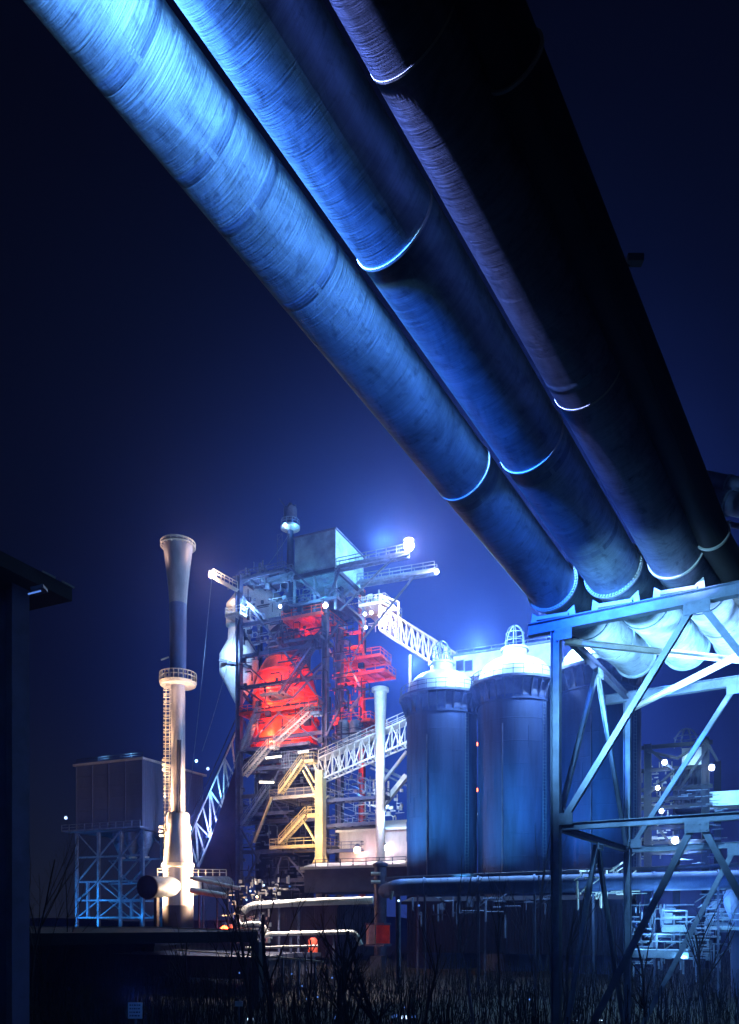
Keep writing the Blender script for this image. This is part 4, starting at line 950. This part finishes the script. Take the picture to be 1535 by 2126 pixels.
lamp(at(466,1930,96), 'glowing red lamp low at the foot of the frame', 'red', 2200, .5, lc=R_, group='red lamps at the plant foot')
lamp(at(496,1931,98), 'smaller dim red lamp right of the glowing red one', 'red', 400, .28, lc=R_, group='red lamps at the plant foot')
light('red_fill_light', at(640,1950,78), R_, 500, .1); light('red_fill_light', at(783,1935,77), R_, 200, .1)
g = thing('valve_chamber', 'small open cubicle with red-lit interior and pale side, right of the downturned pipe', 'cubicle', at(785,1990,80))
q = at(785,1940,80)
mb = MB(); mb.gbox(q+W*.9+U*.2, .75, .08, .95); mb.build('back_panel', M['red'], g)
mb = MB(); mb.gbox(q-U*.85, .12, .8, 1.0); mb.build('side_panel', M['pale'], g)
mb = MB(); mb.gbox(q+V((0,0,1.1)), 1.1, .95, .08); mb.build('roof', M['grey'], g); mb = MB(); mb.gbox(q-V((0,0,1.1)), 1.1, .95, .1); mb.build('floor', M['grey'], g)
mb = MB(); mb.gbox(V((q.x,q.y,(q.z-2.2)/2)), .6, .6, (q.z-2.3)/2); mb.build('pedestal', M['dark'], g)
g = thing('red_tank', 'small red drum half hidden behind the thin low pipe', 'tank', at(650,1960,72))
cc = at(650,1964,72); mb = MB(); mb.lathe(cc, [(.01,-.6),(.45,-.6),(.45,.5),(.3,.75),(.01,.8)], 16); mb.build('drum', M['red'], g); mb = MB(); mb.beam(V((cc.x,cc.y,0)), cc-V((0,0,.6)), .3); mb.build('stand', M['dark'], g)
clutter('pipework', 'glinting valves and short pipes where the slanting warm pipes meet the frame foot', (470,600,1830,1905,-22,-16), 90, M['pale'], 51, (.15,.7))  # pale bits added as sparkling highlights
clutter('pipework', 'small valves and stubs in the shadow right of the glowing red lamp', (480,560,1900,1960,-40,-34), 60, M['pale'], 52, (.1,.5))
clutter('pipework', 'pale pipes and cabinets on the deck behind the white stack', (745,835,1640,1700,6,12), 60, M['pale'], 53, (.3,1.2))
for q_, pw in ((pl(505,1845,-23),900),(pl(560,1850,-23),700),(pl(520,1895,-41),350),(pl(545,1925,-41),250)): light('sparkle_light', q_+V((0,-1,1.5)), (1,.8,.7), pw*3, .1, 120, q_+W*3-V((0,0,1)))  # unseen spots added to make the pale bits sparkle
light('sparkle_light', pl(790,1660,4), (.9,.95,1), 9000, .1, 130, pl(790,1665,9))
rnd = random.Random(5)
spots = [(520,1850,'white'),(548,1838,'white'),(570,1846,'dim'),(512,1868,'white'),(602,1840,'dim'),(534,1862,'warm'),(828,1870,'white'),(827,1892,'dim'),(829,1912,'white'),(828,1935,'dim'),(829,1955,'dim'),(870,1880,'dim'),
         (497,2020,'dim'),(628,2047,'dim'),(660,2070,'dim'),(690,2030,'dim'),(714,2060,'dim'),(636,2074,'dim'),(1100,2075,'dim'),(840,2092,'dim'),(606,2022,'dim'),(988,1448,'red'),(990,1545,'red'),(990,1640,'red'),(989,1690,'white')]
for k, (px,py,c_) in enumerate(spots):
    Yy = 108 if px in (988,990,989) else rnd.uniform(58,72) if py < 2000 else rnd.uniform(40,48)
    side = 'low left of the lit pipes' if px < 620 else 'on the dark downpipe' if 820 < px < 845 else 'between the first two stoves' if px > 980 and py < 1700 else 'deep among the bare trees'
    p = at(px,py,Yy); g = thing('indicator_lamp', f'tiny {dict(white="white",dim="dim blue",warm="orange",red="red")[c_]} lamp {side}', 'lamp', p, 'tiny lamps about the plant')
    r = (.09 if py < 1960 else .05) if Yy < 80 else .26; mb = MB(); mb.lathe(p, [(max(.01,r*math.sin(PI*i/6)), -r*math.cos(PI*i/6)) for i in range(7)], 8); mb.build('bulb_glass', G['blue' if c_=='dim' else 'dim' if c_=='white' else c_], g)
    mb = MB(); mb.box(p+V((0,r*1.2,0)), r*.5, r*.3, r*.5); mb.build('socket', M['dark'], g)

# ------------------------------------------------------------------ right-hand conveyor tower, seen through the trestle
OR = V((at(1345,HY,98).x, 98, 0))
rt = thing('sinter_tower', 'dark open steel tower with many small lights seen through the trestle on the right', 'tower', OR)
for px, b, y0 in ((1345,0,1545),(1465,0,1530),(1490,12,1580),(1320,0,1545),(1405,8,1600)):
    mb = MB(); mb.ibeam(plz(px,0,b,OR), plz(px,zof(px,y0,b,OR),b,OR), .9, .9, .1, U); mb.build('column', M['black'], rt)
for y in (1552,1600,1640,1660,1678,1720,1750,1772):
    z = zof(1345,y,0,OR); mb = MB(); mb.ibeam(plz(1318,z,0,OR), plz(1480,z,0,OR), .3, .5, .05); mb.build('girder', M['black'], rt)
for a in ((1345,1552,1400,1600),(1345,1560,1410,1575),(1410,1572,1465,1540),(1400,1600,1345,1650),(1465,1560,1410,1640),(1465,1535,1490,1580),(1350,1700,1400,1760)):
    mb = MB(); mb.beam(pl(a[0],a[1],-.5,OR), pl(a[2],a[3],-.5,OR), .4, .3); mb.build('brace', M['black'], rt)
mb = MB(); z0, z1 = zof(1400,1680,3,OR), zof(1400,1598,3,OR); a, b_ = plz(1400,z0,3,OR), plz(1462,z0,3,OR); mb.gbox((a+b_)/2+W*3+V((0,0,(z1-z0)/2)), (b_-a).length/2, 3, (z1-z0)/2); mb.build('cabin_wall', M['shedd'], rt)
mb = MB(); cc = pl(1425,1550,6,OR); mb.path([cc+V((math.cos(2*PI*i/16)*1.5, math.sin(2*PI*i/16)*1.5, 1.2)) for i in range(17)], .06, 6)
for k in range(4):
    e = V((math.cos(k*PI/4), math.sin(k*PI/4), 0)); mb.path([cc+e*(1.6*math.cos(q))+V((0,0,2.4*math.sin(q))) for q in [PI*i/10 for i in range(11)]], .06, 6)
mb.build('hoop_cage', M['steel'], rt)
mb = MB(); cc = pl(1443,1574,2,OR); mb.gbox(cc, 1.5, .8, 1.2); mb.build('drum_box', M['pale'], rt)
rn = random.Random(9)
for i in range(95):
    p = pl(rn.uniform(1322,1400),rn.uniform(1590,1790),rn.uniform(1,8),OR); k = rn.random(); l = rn.uniform(.3,1.5); mb = MB()
    if k < .6: mb.tube(p, p+U*l, .08, n=6)
    else: mb.tube(p, p+V((0,0,l)), .1, n=6)
    mb.build('pipe_run', M['pale'], rt)
for i in range(55):
    p = pl(rn.uniform(1400,1490),rn.uniform(1640,1800),rn.uniform(-.5,.5),OR); mb = MB(); mb.tube(p, p+U*rn.uniform(.3,2.2), .05, n=6); mb.build('conduit', M['steel'], rt)
for y, x0, x1 in ((1655,1322,1340),(1673,1322,1375),(1742,1325,1402),(1752,1330,1400),(1619,1322,1334)):
    mb = MB(); z = zof(x0,y,2,OR); mb.beam(plz(x0,z,2,OR), plz(x1,z,2,OR), .3, .3); mb.build('lit_ledge', M['pale'], rt)
mb = MB(); z = zof(1500,1662,4,OR); mb.gbox(plz(1525,z,4,OR), 3.6, 2, .9); mb.build('annex', M['dome'], rt)
RL = 'lamps on the right-hand tower'
lamp(pl(1478,1594,-1,OR), 'round white lamp at the upper right of the dark tower', 'white', 1800, .34, group=RL)
lamp(pl(1380,1583,-1,OR), 'white lamp left of the cabin on the dark tower', 'white', 2200, .3, group=RL)
lamp(pl(1402,1745,-1,OR), 'starry white lamp low in the dark tower below the cross beam', 'white', 14000, .42, group=RL)
lamp(pl(1374,1684,-1,OR), 'pear-shaped white lamp halfway down the dark tower', 'white', 1200, .26, group=RL)
lamp(pl(1366,1636,-1,OR), 'flat oval lamp above the pear-shaped one on the dark tower', 'white', 400, .25, group=RL)
lamp(at(1327,1379,86), 'white lamp behind the trestle, right of the third stove dome', 'white', 2500, .3, group=RL)
for px,py,b,c_,pw in ((1440,1560,-3,(.8,1,1),4500),(1345,1660,-3,(.8,1,1),3000),(1345,1600,-3,(.5,.9,1),1500),(1360,1745,-3,(.9,.95,1),3500),(1440,1680,-3,(.5,.8,1),2500),(1515,1640,-3,(.5,.95,1),9000)):
    light('tower_light', pl(px,py,b,OR), c_, pw, .2)
# railed deck + silo far right edge, below
g = thing('edge_tank', 'cyan-lit curved tank cut off by the right edge of the view', 'tank', at(1560,2000,60))
cc = V((at(1562,HY,60).x,60,0)); z6 = lambda y: H+(HY-y)*60/F
mb = MB(); mb.lathe(cc, [(1.5,0),(1.5,z6(1915)),(2.0,z6(1880)),(2.1,z6(1850)),(1.2,z6(1842)),(.1,z6(1838))], 32); mb.build('shell', M['stove'], g)
mb = MB(); mb.lathe(cc, [(1.5,z6(1930)),(3.4,z6(1930)),(3.4,z6(1924)),(1.5,z6(1924))], 24, True); mb.build('deck', M['steel'], g)
mb = MB(); mb.rail([cc+V((math.cos(a)*3.3, math.sin(a)*3.3, z6(1924))) for a in [2*PI*i/14 for i in range(15)]], 1., .04, 1); mb.build('railing', M['steel'], g)
light('tank_light', at(1490,1890,54), (.45,.9,1), 1800, .1)
for k,(x0,x1,y,Y,lab) in enumerate(((1375,1425,1922,62,'small cyan-lit service platform in the dark under the right pipe'),(1300,1430,1973,58,'long faint service platform lower still at the right'),(1490,1535,1922,62,'service platform at the right edge beside the curved tank'))):
    Op = V((at(x0,HY,Y).x,Y,0)); platform(x0,x1,y,0,2,lab,M['steel'],O=Op,group='service platforms low at the right')
    light('service_light', pl((x0+x1)/2,y-40,-1,Op), (.7,1,1), 1500, .1)
def clutter2(x0,x1,y0,y1,Y,n,label,mt,seed):
    rn = random.Random(seed); th = thing('pipework', label, 'pipework', at((x0+x1)/2,y1,Y), 'pipework low at the right')
    for i in range(min(n, 98)):
        p = at(rn.uniform(x0,x1), rn.uniform(y0,y1), Y+rn.uniform(-2,2)); l = rn.uniform(.4,2.2); k = rn.random(); m1 = MB(); nm = 'pipe_run'
        if k < .4: m1.tube(p, p+U*l, rn.uniform(.03,.09), n=6)
        elif k < .8: m1.tube(p, p+V((0,0,-l)), rn.uniform(.03,.1), n=6)
        elif k < .9: m1.tube(p, p+U*l+V((0,0,l*.7)), .05, n=6)
        else: m1.gbox(p, l*.15, .15, l*.2); nm = 'valve_body'
        m1.build(nm, mt, th)
clutter2(1300,1450,1870,2010,64,120,'cyan-lit small pipework below the thick horizontal pipe',M['steel'],21)
clutter2(1440,1535,1850,1990,66,70,'pipework beside the curved tank at the right edge',M['steel'],22)
clutter2(850,1140,1860,1900,68,40,'sparse pipework below the horizontal pipe under the stoves',M['grey'],23)
clutter2(1190,1300,1800,1860,62,50,'valves clustered on the horizontal pipe behind the trestle',M['pale'],24)
for px,py,Y,pw in ((1385,1890,58,2200),(1330,1930,60,900),(1480,1880,60,1500),(1250,1880,60,700),(1420,1990,56,500)): light('service_light', at(px,py,Y), (.6,1,1), pw, .1)
for i,(px,py) in enumerate(((980,2124),(1000,2124),(820,2110),(840,2112),(860,2111),(1195,2122),(1208,2123),(1245,2121),(560,2118),(520,2117),(700,2113),(1490,2124))):
    p = at(px,py,46); g = thing('lit_window', f'small faint {"pale" if i%2 else "deep blue"} lit window showing low through the black scrub', 'window', p, 'faint lit windows along the bottom edge')
    mb = MB(); mb.box(p, .17, .02, .1); mb.build('pane', G['blue'] if i%2 == 0 else G['dim'], g); mb = MB(); mb.box(p+V((0,.06,0)), .22, .03, .16); mb.build('frame', M['dark'], g)

# ------------------------------------------------------------------ sign, foreground canopy
g = thing('notice_board', 'small blue notice board with lines of lettering on a post at the bottom left', 'sign', at(281,2126,24))
p = at(281,2098,24); mb = MB(); mb.box(p, .22, .015, .25); mb.build('panel', M['sign'], g)
mb = MB()
for k in range(4):
    x = -.17
    while x < .15:
        l = random.uniform(.03,.08); mb.box(p+V((x+l/2, -.02, .17-k*.11)), l/2, .004, .022); x += l+.025
mb.build('lettering', M['ink'], g)
mb = MB(); mb.tube(V((p.x,p.y+.06,0)), p+V((0,.06,.2)), .035, n=8); mb.build('post', M['grey'], g)
light('sign_light', at(281,2060,22), (.2,.45,1), 130, .05)
g = thing('small_notice', 'tiny faint notice plate at the bottom left of centre', 'sign', at(496,2126,30)); p = at(496,2084,30)
mb = MB(); mb.box(p, .15, .015, .1); mb.build('panel', M['sign'], g); mb = MB(); mb.tube(V((p.x,p.y+.06,0)), p+V((0,.06,0)), .03, n=8); mb.build('post', M['grey'], g)
light('sign_light', at(496,2060,28), (.1,.4,1), 5, .05)
cn = thing('canopy_shelter', 'dark foreground canopy on a thick post cut off by the left edge', 'shelter', at(30,2126,19))
Cc = at(150,1220,25); zt_ = Cc.z; 
mb = MB(); p0 = V((Cc.x,Cc.y,zt_)); mb.gbox(p0-U*3-W*7-V((0,0,.22)), 3, 7, .22); mb.build('roof_slab', M['black'], cn)
pc = at(28,1910,24); mb = MB(); mb.ibeam(V((pc.x,pc.y,0)), V((pc.x,pc.y,zt_-.46)), .65, .65, .05, U); mb.build('post', mat('blue_post', (.10,.09,.2), .6, .1, .2, 1, .1), cn)
mb = MB()
for k in (0,1,2,3.4,6,6.6):
    q = p0-W*(9-k*1.3)-U*0+V((0,0,.03)); mb.beam(q, q+W*(.9 if k < 2 else .5), .05)
mb.build('edge_trim', M['pale'], cn)
light('canopy_glint', p0+U*1.5-W*7+V((0,0,1.5)), (.15,.35,1), 60, .05)
tubelamp(72,1230,21,.36,.25,'short blue tube lamp under the foreground canopy','blue',None,r=.022)

# ------------------------------------------------------------------ bare trees
def bare_tree(px, Y, h, label, mt, seed, spread=1., lean=0, r0=.12, depth=4):
    rn = random.Random(seed); b = V((at(px,HY,Y).x, Y, 0)); th = thing('bare_tree', label, 'tree', b, 'bare trees and saplings in the foreground')
    tm, cm = MB(), MB()
    def grow(p, d, l, r, k):
        pts = [p]; q = p; dd = d.copy(); n = 4 if k else 7
        for i in range(n):
            dd = (dd+V((rn.uniform(-.12,.12), rn.uniform(-.12,.12), rn.uniform(-.02,.1)))).normalized(); q = q+dd*(l/n); pts.append(q)
        rs = [r*(1-.6*i/n) for i in range(n+1)]
        (tm if k == 0 else cm).path(pts, rs, 6 if k < 2 else 4)
        if k < depth:
            m_ = 6 if k == 0 else rn.randint(2,4)
            for j in range(m_):
                f_ = rn.uniform(.35,1) if k == 0 else rn.uniform(.3,1); i = min(n, int(f_*n)); a = rn.uniform(0,2*PI)
                e = (dd*rn.uniform(.8,1.3)+V((math.cos(a), math.sin(a), rn.uniform(0,.5)))*.62*spread).normalized()
                grow(pts[i], e, l*rn.uniform(.38,.6), rs[i]*.6, k+1)
    grow(b, V((lean, 0, 1)).normalized(), h, r0, 0)
    tm.build('trunk', mt, th); cm.build('crown', mt, th); return th
TL = [(985,40,7.6,'pale slender tree with forked white branches before the second stove','bark2',1,.8,0,.11),
 (1105,38,9.6,'thin pale sapling against the second stove','bark2',2,.5,.03,.07),
 (525,34,6.4,'black bare tree left of centre in front of the lit pipes','bark',3,.8,0,.12),
 (575,30,6.3,'black twiggy tree just right of the first dark one','bark',4,.8,.02,.1),
 (470,38,5.5,'small black tree before the green roof edge','bark',5,1,0,.08),
 (700,32,5.6,'dark tree with wide crown under the white pipe','bark',6,1,0,.12),
 (790,30,5.0,'thick dark tree stub below the red cubicle','bark',7,1.1,0,.16),
 (640,40,5.0,'low dark tree among the tiny lamps','bark',8,1.1,.03,.09),
 (880,34,5.2,'dark sapling under the dim blue building','bark',9,.8,0,.08),
 (1180,36,6.6,'dark tree left of the trestle post foot','bark',10,.9,0,.09),
 (1340,38,5.5,'dark tree inside the trestle','bark',11,1,0,.1),
 (1470,34,5.4,'dark tree at the lower right edge','bark',12,1,0,.1),
 (90,46,8.6,'thin twiggy tree against the sky at far left','bark',13,1.1,0,.08),
 (132,50,8.6,'second thin twiggy tree against the sky, beside the bunker frame','bark',14,1.1,.02,.07),
 (62,44,9.6,'tallest twiggy tree against the sky beside the canopy post','bark',15,.8,0,.08),
 (400,36,5.0,'dark bush-like tree in front of the low shed','bark',16,1.3,0,.08),
 (1040,44,7.0,'dark thin tree between the two pale ones','bark',17,.7,0,.07),
 (740,28,4.6,'nearest black tree at bottom centre','bark',18,1,0,.14)]
for (px,Y,h,lab,mk,sd_,sp_,ln,r0) in TL: bare_tree(px,Y,h,lab,M[mk],sd_,sp_,ln,r0)
# undergrowth
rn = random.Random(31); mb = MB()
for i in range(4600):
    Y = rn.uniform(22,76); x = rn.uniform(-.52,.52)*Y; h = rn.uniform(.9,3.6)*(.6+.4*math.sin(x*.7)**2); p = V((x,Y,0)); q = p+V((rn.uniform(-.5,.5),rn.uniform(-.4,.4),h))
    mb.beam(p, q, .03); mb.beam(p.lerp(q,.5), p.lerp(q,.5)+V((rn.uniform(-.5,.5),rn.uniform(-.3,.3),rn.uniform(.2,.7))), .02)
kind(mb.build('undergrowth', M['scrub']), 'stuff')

sc.render.engine = 'CYCLES'
sc.cycles.use_denoising = True
try: sc.cycles.denoiser = 'OPENIMAGEDENOISE'
except Exception: pass
sc.cycles.use_light_tree = True
sc.cycles.max_bounces = 4; sc.cycles.diffuse_bounces = 2; sc.cycles.glossy_bounces = 2; sc.cycles.volume_bounces = 0
sc.cycles.sample_clamp_indirect = 4
